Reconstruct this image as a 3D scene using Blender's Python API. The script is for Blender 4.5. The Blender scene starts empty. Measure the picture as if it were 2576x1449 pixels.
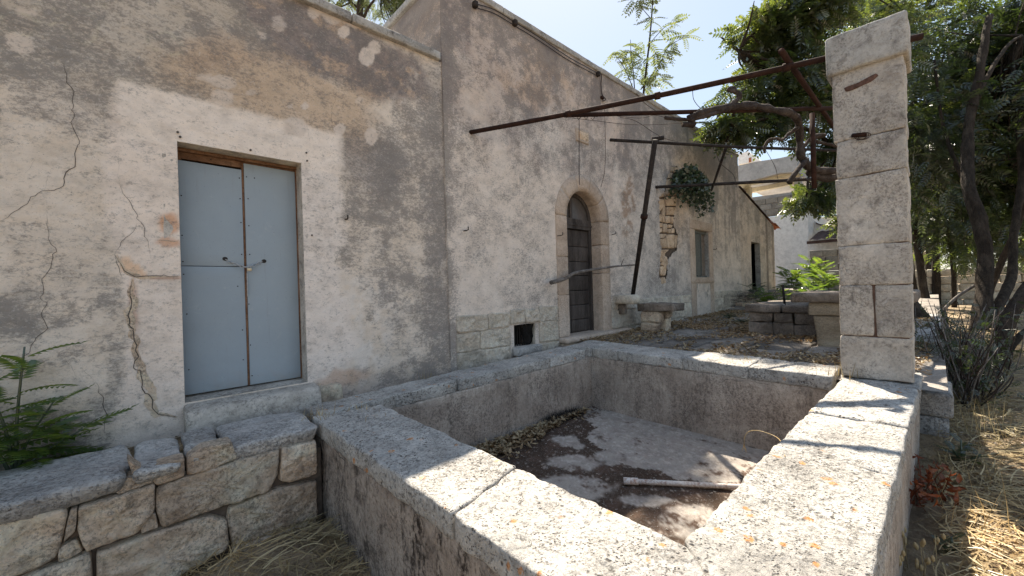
import bpy, math, random
import numpy as np
from mathutils import Vector, Matrix

# ------------------------------------------------------------------ camera, light
D = 4.2            # distance from the camera to the long house wall (plane Y = D)
CZ = 1.76          # eye height above the lower ground
AX, AY = .7296, .6838
scene = bpy.context.scene
cam = bpy.data.cameras.new('camera'); cam_o = bpy.data.objects.new('camera', cam)
scene.collection.objects.link(cam_o); scene.camera = cam_o
cam.sensor_width = 36; cam.lens = 13.975; cam.clip_end = 3000; cam.clip_start = .02
_s, _c = math.sin(.03), math.cos(.03)
Rv = Vector((AX, -AY, 0)); Uv = Vector((0, 0, 1)); Fv = Vector((AY, AX, 0))
cx_ = _c*Rv - _s*Uv; cy_ = _s*Rv + _c*Uv; cz_ = -Fv
cam_o.matrix_world = Matrix(((cx_.x, cy_.x, cz_.x, 0), (cx_.y, cy_.y, cz_.y, 0), (cx_.z, cy_.z, cz_.z, CZ), (0, 0, 0, 1)))

SUN = Vector((1.1, 1.0, 2.25)).normalized()
elev = math.asin(SUN.z); azim = math.atan2(SUN.x, SUN.y)
world = bpy.data.worlds.new('World'); scene.world = world; world.use_nodes = True
wn = world.node_tree; bg = wn.nodes['Background']
sky = wn.nodes.new('ShaderNodeTexSky'); sky.sky_type = 'NISHITA'; sky.sun_disc = False
sky.sun_elevation = elev; sky.sun_rotation = azim; sky.air_density = 1.0; sky.dust_density = .6; sky.ozone_density = 1.0
# even out the sky's own range a little, the same everywhere, as a hazy summer sky does
g1 = wn.nodes.new('ShaderNodeVectorMath'); g1.operation = 'MULTIPLY'; g1.inputs[1].default_value = (.1,)*3; wn.links.new(sky.outputs[0], g1.inputs[0])
g2 = wn.nodes.new('ShaderNodeGamma'); g2.inputs[1].default_value = .4; wn.links.new(g1.outputs[0], g2.inputs[0])
g3 = wn.nodes.new('ShaderNodeHueSaturation'); g3.inputs['Saturation'].default_value = 1.4; g3.inputs['Value'].default_value = 2.7; wn.links.new(g2.outputs[0], g3.inputs['Color'])
wn.links.new(g3.outputs[0], bg.inputs[0]); bg.inputs[1].default_value = .1
sl = bpy.data.lights.new('sun', 'SUN'); sl.energy = 2.5; sl.angle = math.radians(.55); sl.color = (1, .9, .75)
so = bpy.data.objects.new('sun', sl); scene.collection.objects.link(so)
so.rotation_euler = SUN.to_track_quat('Z', 'Y').to_euler()
scene.view_settings.view_transform = 'Standard'; scene.view_settings.look = 'None'
scene.view_settings.exposure = 2.32; scene.view_settings.gamma = 1; scene.view_settings.use_curve_mapping = False
scene.render.engine = 'CYCLES'

# ------------------------------------------------------------------ photo geometry helpers
def ray(px, py):
    u = (px-1288)/1000; v = (724.5-py)/1000
    a = u*_c + v*_s; b = -u*_s + v*_c
    return (AX*a+AY, -AY*a+AX, b)
def YP(px, py, Y=D):
    d = ray(px, py); t = Y/d[1]; return (d[0]*t, CZ+d[2]*t)
def XP(px, py, X):
    d = ray(px, py); t = X/d[0]; return (d[1]*t, CZ+d[2]*t)
def HP(px, py, z):
    d = ray(px, py); t = (z-CZ)/d[2]; return (d[0]*t, d[1]*t)
def TP(px, py, t):
    d = ray(px, py); return (d[0]*t, d[1]*t, CZ+d[2]*t)
def PIX(X, Y, Z):
    F = X*AY+Y*AX; R = X*AX-Y*AY
    a = R/F; b = (Z-CZ)/F
    u = a*_c-b*_s; v = a*_s+b*_c
    return 1288+1000*u, 724.5-1000*v
def lin(r, g, b):
    f = lambda c: ((c/255+.055)/1.055)**2.4 if c > 10 else c/255/12.92
    return np.array([f(r), f(g), f(b)])

# ------------------------------------------------------------------ noise
_tab = np.random.RandomState(7).rand(64, 64, 64)
def vn3(x, y, z):
    xi = np.floor(x).astype(int); yi = np.floor(y).astype(int); zi = np.floor(z).astype(int)
    fx = x-xi; fy = y-yi; fz = z-zi
    fx = fx*fx*(3-2*fx); fy = fy*fy*(3-2*fy); fz = fz*fz*(3-2*fz)
    g = lambda a, b, c: _tab[(xi+a) & 63, (yi+b) & 63, (zi+c) & 63]
    l = lambda a, b, t: a+(b-a)*t
    return l(l(l(g(0,0,0), g(1,0,0), fx), l(g(0,1,0), g(1,1,0), fx), fy),
             l(l(g(0,0,1), g(1,0,1), fx), l(g(0,1,1), g(1,1,1), fx), fy), fz)
def fbm(x, y, z, o=4, gain=.5):
    s = 0; a = 1; n = 0
    x = np.asarray(x, float); y = np.asarray(y, float)+x*0; z = np.asarray(z, float)+x*0
    for i in range(o):
        s = s+a*vn3(x*2**i+i*7.3, y*2**i+i*3.1, z*2**i+i*5.7); n += a; a *= gain
    return s/n
def sst(a, b, x):
    t = np.clip((x-a)/(b-a), 0, 1); return t*t*(3-2*t)

# ------------------------------------------------------------------ object framework
COL = scene.collection
ORG = {}
def mkmesh(name, V, F, smooth=True, cols=None):
    me = bpy.data.meshes.new(name)
    V = np.asarray(V, dtype=np.float32)
    if isinstance(F, np.ndarray):
        nf, k = F.shape
        me.vertices.add(len(V)); me.vertices.foreach_set('co', V.ravel())
        me.loops.add(nf*k); me.loops.foreach_set('vertex_index', F.astype(np.int32).ravel())
        me.polygons.add(nf); me.polygons.foreach_set('loop_start', np.arange(0, nf*k, k, dtype=np.int32))
        me.polygons.foreach_set('loop_total', np.full(nf, k, dtype=np.int32))
        me.update(calc_edges=True)
    else:
        me.from_pydata(V.tolist(), [], F)
    me.polygons.foreach_set('use_smooth', np.full(len(me.polygons), smooth))
    if cols is not None:
        at = me.color_attributes.new('Col', 'FLOAT_COLOR', 'POINT')
        c = np.ones((len(V), 4), dtype=np.float32); c[:, :cols.shape[1]] = cols; at.data.foreach_set('color', c.ravel())
    me.update(); return me
def link(o, parent, org):
    COL.objects.link(o); ORG[o.name] = np.array(org, float)
    if parent is not None:
        o.parent = parent; o.location = Vector(ORG[o.name]-ORG[parent.name])
    else: o.location = Vector(org)
    return o
def mk(name, V, F, mat, parent=None, smooth=True, cols=None, label=None, cat=None, group=None, kind=None):
    V = np.asarray(V, float)
    c = V.mean(0)
    me = mkmesh(name, V-c, F, smooth, cols); me.materials.append(mat)
    o = bpy.data.objects.new(name, me); link(o, parent, c)
    tag(o, label, cat, group, kind); return o
def tag(o, label=None, cat=None, group=None, kind=None):
    for k, v in (('label', label), ('category', cat), ('group', group), ('kind', kind)):
        if v: o[k] = v
    return o
def thing(name, label, cat, loc=(0, 0, 0), group=None, kind=None):
    o = bpy.data.objects.new(name, None); o.empty_display_size = .2
    link(o, None, loc); tag(o, label, cat, group, kind); return o

# ------------------------------------------------------------------ shapes
def C8(x0, x1, y0, y1, z0, z1):
    return [(x0,y0,z0),(x1,y0,z0),(x1,y1,z0),(x0,y1,z0),(x0,y0,z1),(x1,y0,z1),(x1,y1,z1),(x0,y1,z1)]
_bc = {}
def lattice(nx, ny, nz):
    k = (nx, ny, nz)
    if k in _bc: return _bc[k]
    idx = {}; P = []; F = []
    def vid(i, j, l):
        t = (i, j, l)
        if t not in idx: idx[t] = len(P); P.append(t)
        return idx[t]
    for i in range(nx):
        for j in range(ny):
            F.append((vid(i,j,0), vid(i,j+1,0), vid(i+1,j+1,0), vid(i+1,j,0)))
            F.append((vid(i,j,nz), vid(i+1,j,nz), vid(i+1,j+1,nz), vid(i,j+1,nz)))
    for i in range(nx):
        for l in range(nz):
            F.append((vid(i,0,l), vid(i+1,0,l), vid(i+1,0,l+1), vid(i,0,l+1)))
            F.append((vid(i,ny,l), vid(i,ny,l+1), vid(i+1,ny,l+1), vid(i+1,ny,l)))
    for j in range(ny):
        for l in range(nz):
            F.append((vid(0,j,l), vid(0,j,l+1), vid(0,j+1,l+1), vid(0,j+1,l)))
            F.append((vid(nx,j,l), vid(nx,j+1,l), vid(nx,j+1,l+1), vid(nx,j,l+1)))
    _bc[k] = (np.array(P, float)/np.array([nx, ny, nz]), np.array(F)); return _bc[k]
def blockVF(c8, r=.015, amp=.006, cell=.08, freq=6, seed=0, maxn=60):
    c = np.array(c8, float)
    L = np.array([np.linalg.norm(c[1]-c[0]), np.linalg.norm(c[3]-c[0]), np.linalg.norm(c[4]-c[0])])
    n = [int(min(maxn, max(1, round(l/cell)))) for l in L]
    if r > 0: n = [max(3, a) for a in n]
    P, F = lattice(*n)
    S = P.copy()
    if r > 0:
        for a in range(3):                 # crowd the second ring to the edge so the round stays small
            e = min(.3, r/L[a]); k = n[a]
            q = S[:, a]; i = np.round(q*k)
            q = np.where(i == 0, 0, np.where(i == k, 1, e+(1-2*e)*(i-1)/max(1, k-2))); S[:, a] = q
        p = S*L; inn = np.clip(p, r, np.maximum(L-r, r)); d = p-inn
        ln = np.linalg.norm(d, axis=1, keepdims=True); m = (np.abs(d) > 1e-7).sum(1, keepdims=True) > 1
        p = np.where(m, inn+d/np.maximum(ln, 1e-9)*r, p); S = p/L
    s, t, w = S[:, 0:1], S[:, 1:2], S[:, 2:3]
    V = ((1-s)*(1-t)*(1-w)*c[0]+s*(1-t)*(1-w)*c[1]+s*t*(1-w)*c[2]+(1-s)*t*(1-w)*c[3]
         + (1-s)*(1-t)*w*c[4]+s*(1-t)*w*c[5]+s*t*w*c[6]+(1-s)*t*w*c[7])
    if amp > 0:
        q = V*freq+seed*3.7
        V = V+amp*2*np.stack([fbm(q[:,0]+11*i, q[:,1]+5*i, q[:,2]+3*i, 4, .6)-.5 for i in range(3)], 1)
    return V, F
def block(name, c8, mat, parent=None, r=.015, amp=.006, cell=.08, freq=6, seed=None, smooth=True, **k):
    if seed is None: seed = random.random()*50
    V, F = blockVF(c8, r, amp, cell, freq, seed)
    return mk(name, V, F, mat, parent, smooth, **k)
def boxVF(c8):
    return np.array(c8, float), [(0,3,2,1),(4,5,6,7),(0,1,5,4),(1,2,6,5),(2,3,7,6),(3,0,4,7)]
def box(name, c8, mat, parent=None, **k):
    V, F = boxVF(c8); return mk(name, V, F, mat, parent, False, **k)
def joinVF(parts):
    V = []; F = []; o = 0
    for v, f in parts:
        v = np.asarray(v, float); V.append(v); F += [tuple(int(i)+o for i in q) for q in f]; o += len(v)
    return np.concatenate(V), F
def tubeVF(pts, rad, seg=8, closed=False):
    pts = np.array(pts, float); n = len(pts)
    rad = np.full(n, rad) if np.isscalar(rad) else np.array(rad, float)
    if closed: tg = np.roll(pts, -1, 0)-np.roll(pts, 1, 0)
    else: tg = np.gradient(pts, axis=0)
    tg /= np.maximum(np.linalg.norm(tg, axis=1, keepdims=True), 1e-9)
    up = np.array([0, 0, 1.]) if abs(tg[0][2]) < .9 else np.array([1., 0, 0])
    V = []; nrm = np.cross(tg[0], up); nrm /= np.linalg.norm(nrm)
    for i in range(n):
        nrm = nrm-tg[i]*nrm.dot(tg[i]); nrm /= max(1e-9, np.linalg.norm(nrm)); b = np.cross(tg[i], nrm)
        a = np.arange(seg)*2*math.pi/seg
        V.append(pts[i]+rad[i]*(np.cos(a)[:, None]*nrm+np.sin(a)[:, None]*b))
    V = np.concatenate(V); F = []
    for i in range(n if closed else n-1):
        j = (i+1) % n
        for k in range(seg):
            l = (k+1) % seg; F.append((i*seg+k, i*seg+l, j*seg+l, j*seg+k))
    if not closed: F.append(tuple(range(seg))[::-1]); F.append(tuple((n-1)*seg+k for k in range(seg)))
    return V, F
def smooth_path(pts, n=8):
    pts = [np.array(p, float) for p in pts]; out = []
    P = [2*pts[0]-pts[1]]+pts+[2*pts[-1]-pts[-2]]
    for i in range(1, len(P)-2):
        for k in range(n):
            t = k/n
            out.append(.5*((2*P[i])+(-P[i-1]+P[i+1])*t+(2*P[i-1]-5*P[i]+4*P[i+1]-P[i+2])*t*t+(-P[i-1]+3*P[i]-3*P[i+1]+P[i+2])*t**3))
    out.append(pts[-1]); return np.array(out)
def tube(name, pts, rad, mat, parent=None, seg=8, wob=0, seed=0, **k):
    pts = np.array(pts, float)
    V, F = tubeVF(pts, rad, seg)
    if wob:
        q = V*14+seed
        V = V+wob*2*np.stack([fbm(q[:,0]+9*i, q[:,1]+4*i, q[:,2]+i, 3)-.5 for i in range(3)], 1)
    return mk(name, V, F, mat, parent, True, **k)
def resample(poly, step):
    P = np.array(poly, float); out = []
    for i in range(len(P)):
        a, b = P[i], P[(i+1) % len(P)]; m = max(1, int(round(np.linalg.norm(b-a)/step)))
        for k in range(m): out.append(a+(b-a)*k/m)
    return np.array(out)
def polystoneVF(poly, frame, depth=.1, bulge=.02, joint=.008, step=.05, rough=.006, seed=0, inset=.12):
    o = resample(poly, step); c = o.mean(0)
    R = np.linalg.norm(o-c, axis=1).mean()
    # offset each point towards the centre by the joint width, with a wavering edge
    d = c-o; ln = np.linalg.norm(d, axis=1, keepdims=True)
    w = joint*(.6+1.1*fbm(o[:,0]*9+seed, o[:,1]*9, seed, 2))
    o = o+d/ln*w[:, None]
    # soften corners
    o = o*.7+.15*(np.roll(o, 1, 0)+np.roll(o, -1, 0))
    rings = [(1, -depth), (1, 0), (1-.3*inset, bulge*.7), (1-inset, bulge*.92), (.84, bulge), (.72, bulge), (.58, bulge), (.44, bulge*1.05), (.3, bulge), (.15, bulge)]
    V = []; n = len(o)
    for s, h in rings:
        q = c+(o-c)*s
        nz = .75*(fbm(q[:,0]*7+seed*3, q[:,1]*7, seed, 4, .6)-.5)+.5*np.abs(fbm(q[:,0]*13+seed, q[:,1]*15, seed+9, 4, .7)-.5)*2-.1
        for (a, b), z in zip(q, nz): V.append(frame(a, b, h+(z*rough*3 if h >= 0 else 0)))
    V.append(frame(c[0], c[1], bulge)); F = []
    for k in range(len(rings)-1):
        for i in range(n):
            j = (i+1) % n; F.append((k*n+i, k*n+j, (k+1)*n+j, (k+1)*n+i))
    k = len(rings)-1
    for i in range(n): F.append((k*n+i, k*n+(i+1) % n, (k+1)*n))
    return np.array(V), F
def polystone(name, poly, frame, mat, parent, **k):
    lab = k.pop('label', None)
    V, F = polystoneVF(poly, frame, **k); return mk(name, V, F, mat, parent, True, label=lab)
wallframe = lambda Y: (lambda a, b, h: (a, Y-h, b))

# ------------------------------------------------------------------ materials
class MT:
    def __init__(s, name, rough=.9, spec=.2):
        s.m = bpy.data.materials.new(name); s.m.use_nodes = True; s.t = s.m.node_tree
        s.b = s.t.nodes['Principled BSDF']; s.b.inputs['Roughness'].default_value = rough
        s.b.inputs['Specular IOR Level'].default_value = spec
        s.pos = s.n('ShaderNodeNewGeometry').outputs['Position']
    def n(s, k, **a):
        x = s.t.nodes.new(k)
        for i, v in a.items(): setattr(x, i, v)
        return x
    def put(s, sock, v):
        if isinstance(v, bpy.types.NodeSocket): s.t.links.new(v, sock)
        elif v is not None:
            if hasattr(sock.default_value, '__len__') and not isinstance(v, (int, float)):
                v = tuple(v); v = v+(1,) if len(sock.default_value) == 4 and len(v) == 3 else v
            sock.default_value = v
    def scale(s, v, off=(0, 0, 0)):
        x = s.n('ShaderNodeMapping'); s.put(x.inputs['Vector'], s.pos); x.inputs['Scale'].default_value = v; x.inputs['Location'].default_value = off
        return x.outputs[0]
    def noise(s, sc, det=6, rough=.6, vec=None, dist=0):
        x = s.n('ShaderNodeTexNoise'); s.put(x.inputs['Vector'], vec if vec is not None else s.pos)
        x.inputs['Scale'].default_value = sc; x.inputs['Detail'].default_value = det; x.inputs['Roughness'].default_value = rough; x.inputs['Distortion'].default_value = dist
        return x.outputs['Fac']
    def vor(s, sc, vec=None, feature='F1', out='Distance', rand=1):
        x = s.n('ShaderNodeTexVoronoi', feature=feature); s.put(x.inputs['Vector'], vec if vec is not None else s.pos)
        x.inputs['Scale'].default_value = sc; x.inputs['Randomness'].default_value = rand
        return x.outputs[out]
    def warp(s, amt, sc, vec=None):
        x = s.n('ShaderNodeTexNoise'); s.put(x.inputs['Vector'], vec if vec is not None else s.pos); x.inputs['Scale'].default_value = sc
        y = s.n('ShaderNodeVectorMath', operation='MULTIPLY_ADD'); s.put(y.inputs[0], x.outputs['Color']); y.inputs[1].default_value = (amt,)*3; s.put(y.inputs[2], vec if vec is not None else s.pos)
        return y.outputs[0]
    def rng(s, v, a, b, c=0, d=1, smooth=True):
        x = s.n('ShaderNodeMapRange'); x.interpolation_type = 'SMOOTHSTEP' if smooth else 'LINEAR'
        s.put(x.inputs[0], v)
        for i, q in enumerate((a, b, c, d)): x.inputs[i+1].default_value = q
        return x.outputs[0]
    def math(s, op, a, b=None):
        x = s.n('ShaderNodeMath', operation=op); s.put(x.inputs[0], a)
        if b is not None: s.put(x.inputs[1], b)
        return x.outputs[0]
    def mix(s, f, a, b, mode='MIX'):
        x = s.n('ShaderNodeMix', data_type='RGBA', blend_type=mode); s.put(x.inputs[0], f); s.put(x.inputs[6], a); s.put(x.inputs[7], b)
        return x.outputs[2]
    def ramp(s, f, stops):
        x = s.n('ShaderNodeValToRGB'); s.put(x.inputs[0], f); e = x.color_ramp.elements
        while len(e) < len(stops): e.new(.5)
        for q, (p, c) in zip(e, stops): q.position = p; q.color = tuple(c)+(1,)
        return x.outputs[0]
    def rnd(s): return s.n('ShaderNodeObjectInfo').outputs['Random']
    def color(s, c): s.put(s.b.inputs['Base Color'], c)
    def bump(s, h, st=.5, dist=.02, prev=None):
        x = s.n('ShaderNodeBump'); s.put(x.inputs['Height'], h); x.inputs['Strength'].default_value = st; x.inputs['Distance'].default_value = dist
        if prev is not None: s.put(x.inputs['Normal'], prev)
        s.put(s.b.inputs['Normal'], x.outputs[0]); return x.outputs[0]

def rock(name, c1, c2, c3, sc=3, dark=None, darkamt=.0, pale=None, paleamt=.0, pits=0, orange=0, streak=0, bump=.6, bsc=18, vary=.25, stretch=(1, 1, 1), bdist=.02, speck=.6, fsc=50):
    m = MT(name); v = m.scale(stretch)
    n1 = m.noise(sc, 8, .65, v, .3); c = m.ramp(n1, [(.32, c1), (.5, c2), (.68, c3)])
    n2 = m.noise(sc*9, 6, .7, v); c = m.mix(1, c, m.ramp(n2, [(.3, (.78,)*3), (.5, (1,)*3), (.72, (1.15,)*3)]), 'MULTIPLY')
    if speck:
        dk_ = dark or tuple(q*.3 for q in c1); den = m.rng(m.noise(sc*.8, 5, .65, m.scale((1, 1, 1), (8, 1, 6))), .35, .65, .2, .5); fi = m.noise(fsc, 8, .82, v)
        c = m.mix(m.math('MULTIPLY', m.rng(m.math('ADD', den, m.math('MULTIPLY', m.math('SUBTRACT', fi, .5), 3)), .35, .72), speck), c, dk_)
        c = m.mix(m.math('MULTIPLY', m.rng(m.noise(fsc*1.5, 5, .85, m.scale(stretch, (2, 5, 1))), .57, .66), speck*.6), c, pale or tuple(min(.8, q*1.5) for q in c3))
    if streak:
        q = m.noise(1, 7, .65, m.scale((9, 9, 1.1)), .2); q2 = m.noise(34, 4, .7, m.scale((1, 1, .55)))
        f = m.math('MULTIPLY', m.rng(q, .42, .62), m.rng(q2, .42, .6)); f = m.math('MULTIPLY', f, streak); c = m.mix(f, c, dark)
    if darkamt:
        f = m.math('MULTIPLY', m.rng(m.noise(sc*2.3, 9, .72, v, .6), .5, .68), darkamt); c = m.mix(f, c, dark)
    if paleamt:
        f = m.math('MULTIPLY', m.rng(m.noise(sc*5, 9, .75, v, .4), .55, .64), paleamt); c = m.mix(f, c, pale)
    h = m.noise(bsc, 9, .7, v)
    if pits:
        w = m.warp(.03, 18); w2 = m.warp(.05, 9)
        p1 = m.rng(m.vor(30, w), .1, .3, 1, 0); g1 = m.rng(m.noise(6, 4, .6), .47, .6); p = m.math('MULTIPLY', p1, g1)
        p2 = m.rng(m.vor(70, w), .12, .34, 1, 0); g2 = m.rng(m.noise(11, 4, .6), .42, .6); p = m.math('MAXIMUM', p, m.math('MULTIPLY', p2, g2))
        p3 = m.rng(m.noise(40, 5, .75, None, .5), .56, .66); p = m.math('MAXIMUM', p, m.math('MULTIPLY', p3, .7))
        c = m.mix(m.math('MULTIPLY', p, pits), c, dark)
        h = m.math('SUBTRACT', h, m.math('MULTIPLY', p, .35))
        # round pale lichens
        l = m.math('MULTIPLY', m.rng(m.vor(13, w2), .16, .23, 1, 0), m.rng(m.noise(3.1, 3, .5, m.scale((1,1,1), (5,3,1))), .5, .58)); c = m.mix(m.math('MULTIPLY', l, .6), c, pale)
    if orange:
        w = m.warp(.06, 14)
        o = m.math('MULTIPLY', m.rng(m.vor(8, w), .12, .18, 1, 0), m.rng(m.noise(2.3, 2, .5, m.scale((1,1,1), (2,9,4))), .46, .52))
        o = m.math('MULTIPLY', o, m.rng(m.noise(60, 3, .6), .35, .5)); c = m.mix(m.math('MULTIPLY', o, orange), c, (.62, .25, .05))
    r = m.rnd(); c = m.mix(1, c, m.ramp(r, [(0, (1-vary,)*3), (.5, (1, .985, .96)), (1, (1+vary*.6, 1+vary*.55, 1+vary*.5))]), 'MULTIPLY')
    m.color(c); m.bump(h, bump, bdist); return m.m
def flat(name, c, rough=.7, metal=0, nsc=20, amt=.25, bump=.2, spec=.3):
    m = MT(name, rough, spec); n = m.noise(nsc, 6, .65)
    m.color(m.mix(1, tuple(c), m.ramp(n, [(.3, (1-amt,)*3), (.7, (1+amt,)*3)]), 'MULTIPLY')); m.b.inputs['Metallic'].default_value = metal
    if bump: m.bump(n, bump, .01)
    return m.m
def plaster_attr(name, brush=(.8, 1, 1.25)):
    # Col = limewash colour, its alpha = how thickly algae and dirt specks sit on it
    m = MT(name, .95, .1); v = m.n('ShaderNodeVertexColor', layer_name='Col'); a = m.mix(1, v.outputs[0], (1.19, 1.165, 1.13), 'MULTIPLY'); al = m.math('ADD', m.math('MULTIPLY', v.outputs[1], .92), .03)
    n1 = m.noise(7, 8, .7, m.scale(brush)); c = m.mix(1, a, m.ramp(n1, [(.3, (.8,)*3), (.5, (1,)*3), (.7, (1.1,)*3)]), 'MULTIPLY')
    fine = m.noise(42, 7, .85, m.scale(brush)); mid_ = m.noise(13, 6, .8, m.scale(brush, (3, 3, 3))); f = m.rng(m.math('ADD', al, m.math('MULTIPLY', m.math('SUBTRACT', m.math('ADD', m.math('MULTIPLY', fine, .65), m.math('MULTIPLY', mid_, .35)), .5), 4.2)), .3, .82)
    c = m.mix(m.math('MULTIPLY', f, .66), c, (.155, .146, .141))
    f2 = m.noise(62, 5, .85, m.scale(brush, (4, 4, 4))); c = m.mix(m.math('MULTIPLY', m.rng(f2, .56, .66), .4), c, (.74, .71, .67))
    c = m.mix(m.math('MULTIPLY', m.rng(m.noise(85, 3, .8), .62, .68), .55), c, (.1, .09, .082))
    m.color(c); b = m.bump(fine, .6, .015); m.bump(m.noise(4, 6, .6), .5, .06, b)
    return m.m
MAT = {}
MAT['plaster'] = plaster_attr('weathered_plaster')
MAT['floorpaint'] = plaster_attr('trough_floor_silt')
MAT['rim'] = rock('rim_limestone', (0.380, 0.365, 0.345), (0.540, 0.520, 0.490), (0.660, 0.640, 0.605), 3.2, dark=(.09, .082, .075), darkamt=.35, pale=(.6, .58, .55), paleamt=.35, pits=1.0, orange=.75, bump=1, bsc=30, vary=.12, bdist=.03)
MAT['render'] = rock('trough_render', (0.321, 0.269, 0.224), (0.439, 0.375, 0.318), (0.546, 0.476, 0.406), 2.2, dark=(.055, .042, .035), darkamt=.25, pale=(.42, .38, .34), paleamt=.4, streak=.45, bump=.8, bsc=24, vary=.05)
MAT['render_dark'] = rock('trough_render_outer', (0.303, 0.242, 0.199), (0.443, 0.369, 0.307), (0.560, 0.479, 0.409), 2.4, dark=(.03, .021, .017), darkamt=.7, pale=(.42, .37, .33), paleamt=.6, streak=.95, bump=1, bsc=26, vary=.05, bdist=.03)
MAT['pinkrock'] = rock('rubble_limestone', (0.528, 0.394, 0.290), (0.765, 0.616, 0.473), (0.850, 0.788, 0.625), 2.6, dark=(.09, .075, .065), darkamt=.45, pale=(.55, .5, .45), paleamt=.35, bump=1.2, bsc=12, vary=.25, bdist=.05)
MAT['caprock'] = rock('wall_cap_limestone', (0.378, 0.362, 0.351), (0.534, 0.513, 0.493), (0.690, 0.664, 0.629), 3, dark=(.07, .065, .06), darkamt=.4, pale=(.55, .55, .53), paleamt=.45, pits=.35, bump=1, bsc=20, vary=.12, bdist=.04)
MAT['pillar'] = rock('pillar_stone', (0.391, 0.350, 0.309), (0.546, 0.500, 0.446), (0.680, 0.630, 0.570), 3.4, dark=(.11, .095, .085), darkamt=.6, pale=(.66, .62, .58), paleamt=.4, bump=1, bsc=22, vary=.1, bdist=.03)
MAT['plinth'] = rock('plinth_ashlar', (0.501, 0.444, 0.366), (0.739, 0.660, 0.556), (0.850, 0.808, 0.690), 3.5, dark=(.11, .1, .09), darkamt=.4, pale=(.6, .57, .52), paleamt=.5, bump=1.3, bsc=9, vary=.15, bdist=.06, speck=.4)
MAT['tuff'] = rock('dressed_yellow_stone', (.42, .33, .26), (.52, .42, .34), (.6, .51, .43), 1.6, dark=(.2, .16, .13), darkamt=.35, pale=(.56, .5, .44), paleamt=.3, bump=.5, bsc=25, vary=.08)
MAT['expose'] = rock('exposed_stone', (0.514, 0.351, 0.226), (0.644, 0.485, 0.338), (0.772, 0.631, 0.474), 4, dark=(.16, .11, .08), darkamt=.5, pale=(.66, .6, .52), paleamt=.3, bump=.9, bsc=18, vary=.2, bdist=.03)
MAT['flag'] = rock('terrace_flagstone', (0.161, 0.144, 0.131), (0.272, 0.246, 0.222), (0.396, 0.360, 0.325), 2.5, dark=(.04, .035, .03), darkamt=.5, pale=(.3, .28, .26), paleamt=.35, bump=.9, bsc=20, vary=.3)
MAT['floor'] = rock('trough_floor', (0.151, 0.109, 0.088), (0.262, 0.204, 0.168), (0.363, 0.299, 0.252), 1.5, dark=(.06, .028, .018), darkamt=.75, pale=(.5, .47, .44), paleamt=.55, bump=.6, bsc=30, vary=.05)
MAT['darkstone'] = rock('dark_bench_stone', (0.137, 0.114, 0.096), (0.259, 0.217, 0.182), (0.411, 0.350, 0.302), 3, dark=(.045, .037, .03), darkamt=.6, pale=(.36, .33, .3), paleamt=.25, bump=1, bsc=16, vary=.15, bdist=.03)
MAT['yellowstone'] = rock('pedestal_stone', (.22, .18, .13), (.33, .28, .21), (.42, .37, .29), 2, dark=(.11, .09, .07), darkamt=.4, pale=(.48, .43, .36), paleamt=.3, bump=.6, bsc=20, vary=.1, stretch=(1, 1, 3))
MAT['soil'] = rock('dry_soil', (0.208, 0.152, 0.104), (0.352, 0.272, 0.184), (0.544, 0.432, 0.288), 1.8, dark=(.05, .038, .028), darkamt=.5, pale=(.5, .42, .28), paleamt=.6, bump=1, bsc=22, vary=0, bdist=.05)
MAT['mortar'] = flat('joint_earth', (.12, .092, .072), .95, 0, 16, .4, .8)  # dark earth mortar behind the rubble and the bare stones
MAT['redmortar'] = flat('red_earth_mortar', (.13, .08, .06), .95, 0, 20, .35, .8)
MAT['crack'] = flat('crack_dark', (.085, .073, .064), .95, 0, 20, .3, 0)  # plain dark tone for the crack ribbons and nail holes
MAT['interior'] = flat('interior_shade_black', (.03, .027, .025), .95, 0, 4, .3, 0)  # black paints in the shade inside openings; also colours the cloth and bristles
MAT['coping'] = rock('roof_coping', (.27, .26, .245), (.4, .385, .36), (.52, .5, .47), 4, dark=(.09, .075, .065), darkamt=.6, pale=(.5, .47, .43), paleamt=.3, bump=.8, bsc=20, vary=.05)
MAT['rust'] = rock('rusted_pipe', (0.021, 0.009, 0.007), (0.035, 0.016, 0.011), (0.054, 0.025, 0.019), 12, dark=(.02, .014, .012), darkamt=.6, bump=.6, bsc=60, vary=.1, bdist=.004, speck=.12)
MAT['iron'] = rock('blackened_pipe', (.02, .017, .016), (.035, .029, .027), (.06, .048, .042), 12, dark=(.012, .01, .01), darkamt=.6, bump=.6, bsc=60, vary=.1, bdist=.004, speck=.12)
MAT['bark'] = rock('tree_bark', (.028, .022, .018), (.055, .043, .034), (.1, .08, .064), 6, dark=(.015, .012, .01), darkamt=.6, bump=1.2, bsc=26, vary=.3, stretch=(1.6, 1.6, .5), bdist=.03)
MAT['vine'] = rock('vine_bark', (.03, .022, .02), (.055, .042, .036), (.11, .09, .08), 10, dark=(.03, .02, .016), darkamt=.6, bump=1.2, bsc=40, vary=.1, stretch=(.5, .5, .5), bdist=.02)
MAT['oldwood'] = rock('grey_weathered_wood', (.045, .038, .035), (.085, .073, .067), (.14, .122, .112), 3, dark=(.025, .02, .018), darkamt=.5, bump=.9, bsc=30, vary=.2, stretch=(2.5, 2.5, .35), bdist=.01)
MAT['brownwood'] = rock('brown_door_wood', (.12, .06, .035), (.2, .11, .065), (.28, .17, .11), 5, dark=(.06, .03, .018), darkamt=.4, bump=.5, bsc=40, vary=.1)
MAT['stick'] = rock('grey_dead_wood', (.1, .09, .085), (.17, .155, .145), (.3, .27, .25), 9, dark=(.04, .03, .028), darkamt=.4, bump=.8, bsc=50, vary=.2, bdist=.01)
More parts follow.
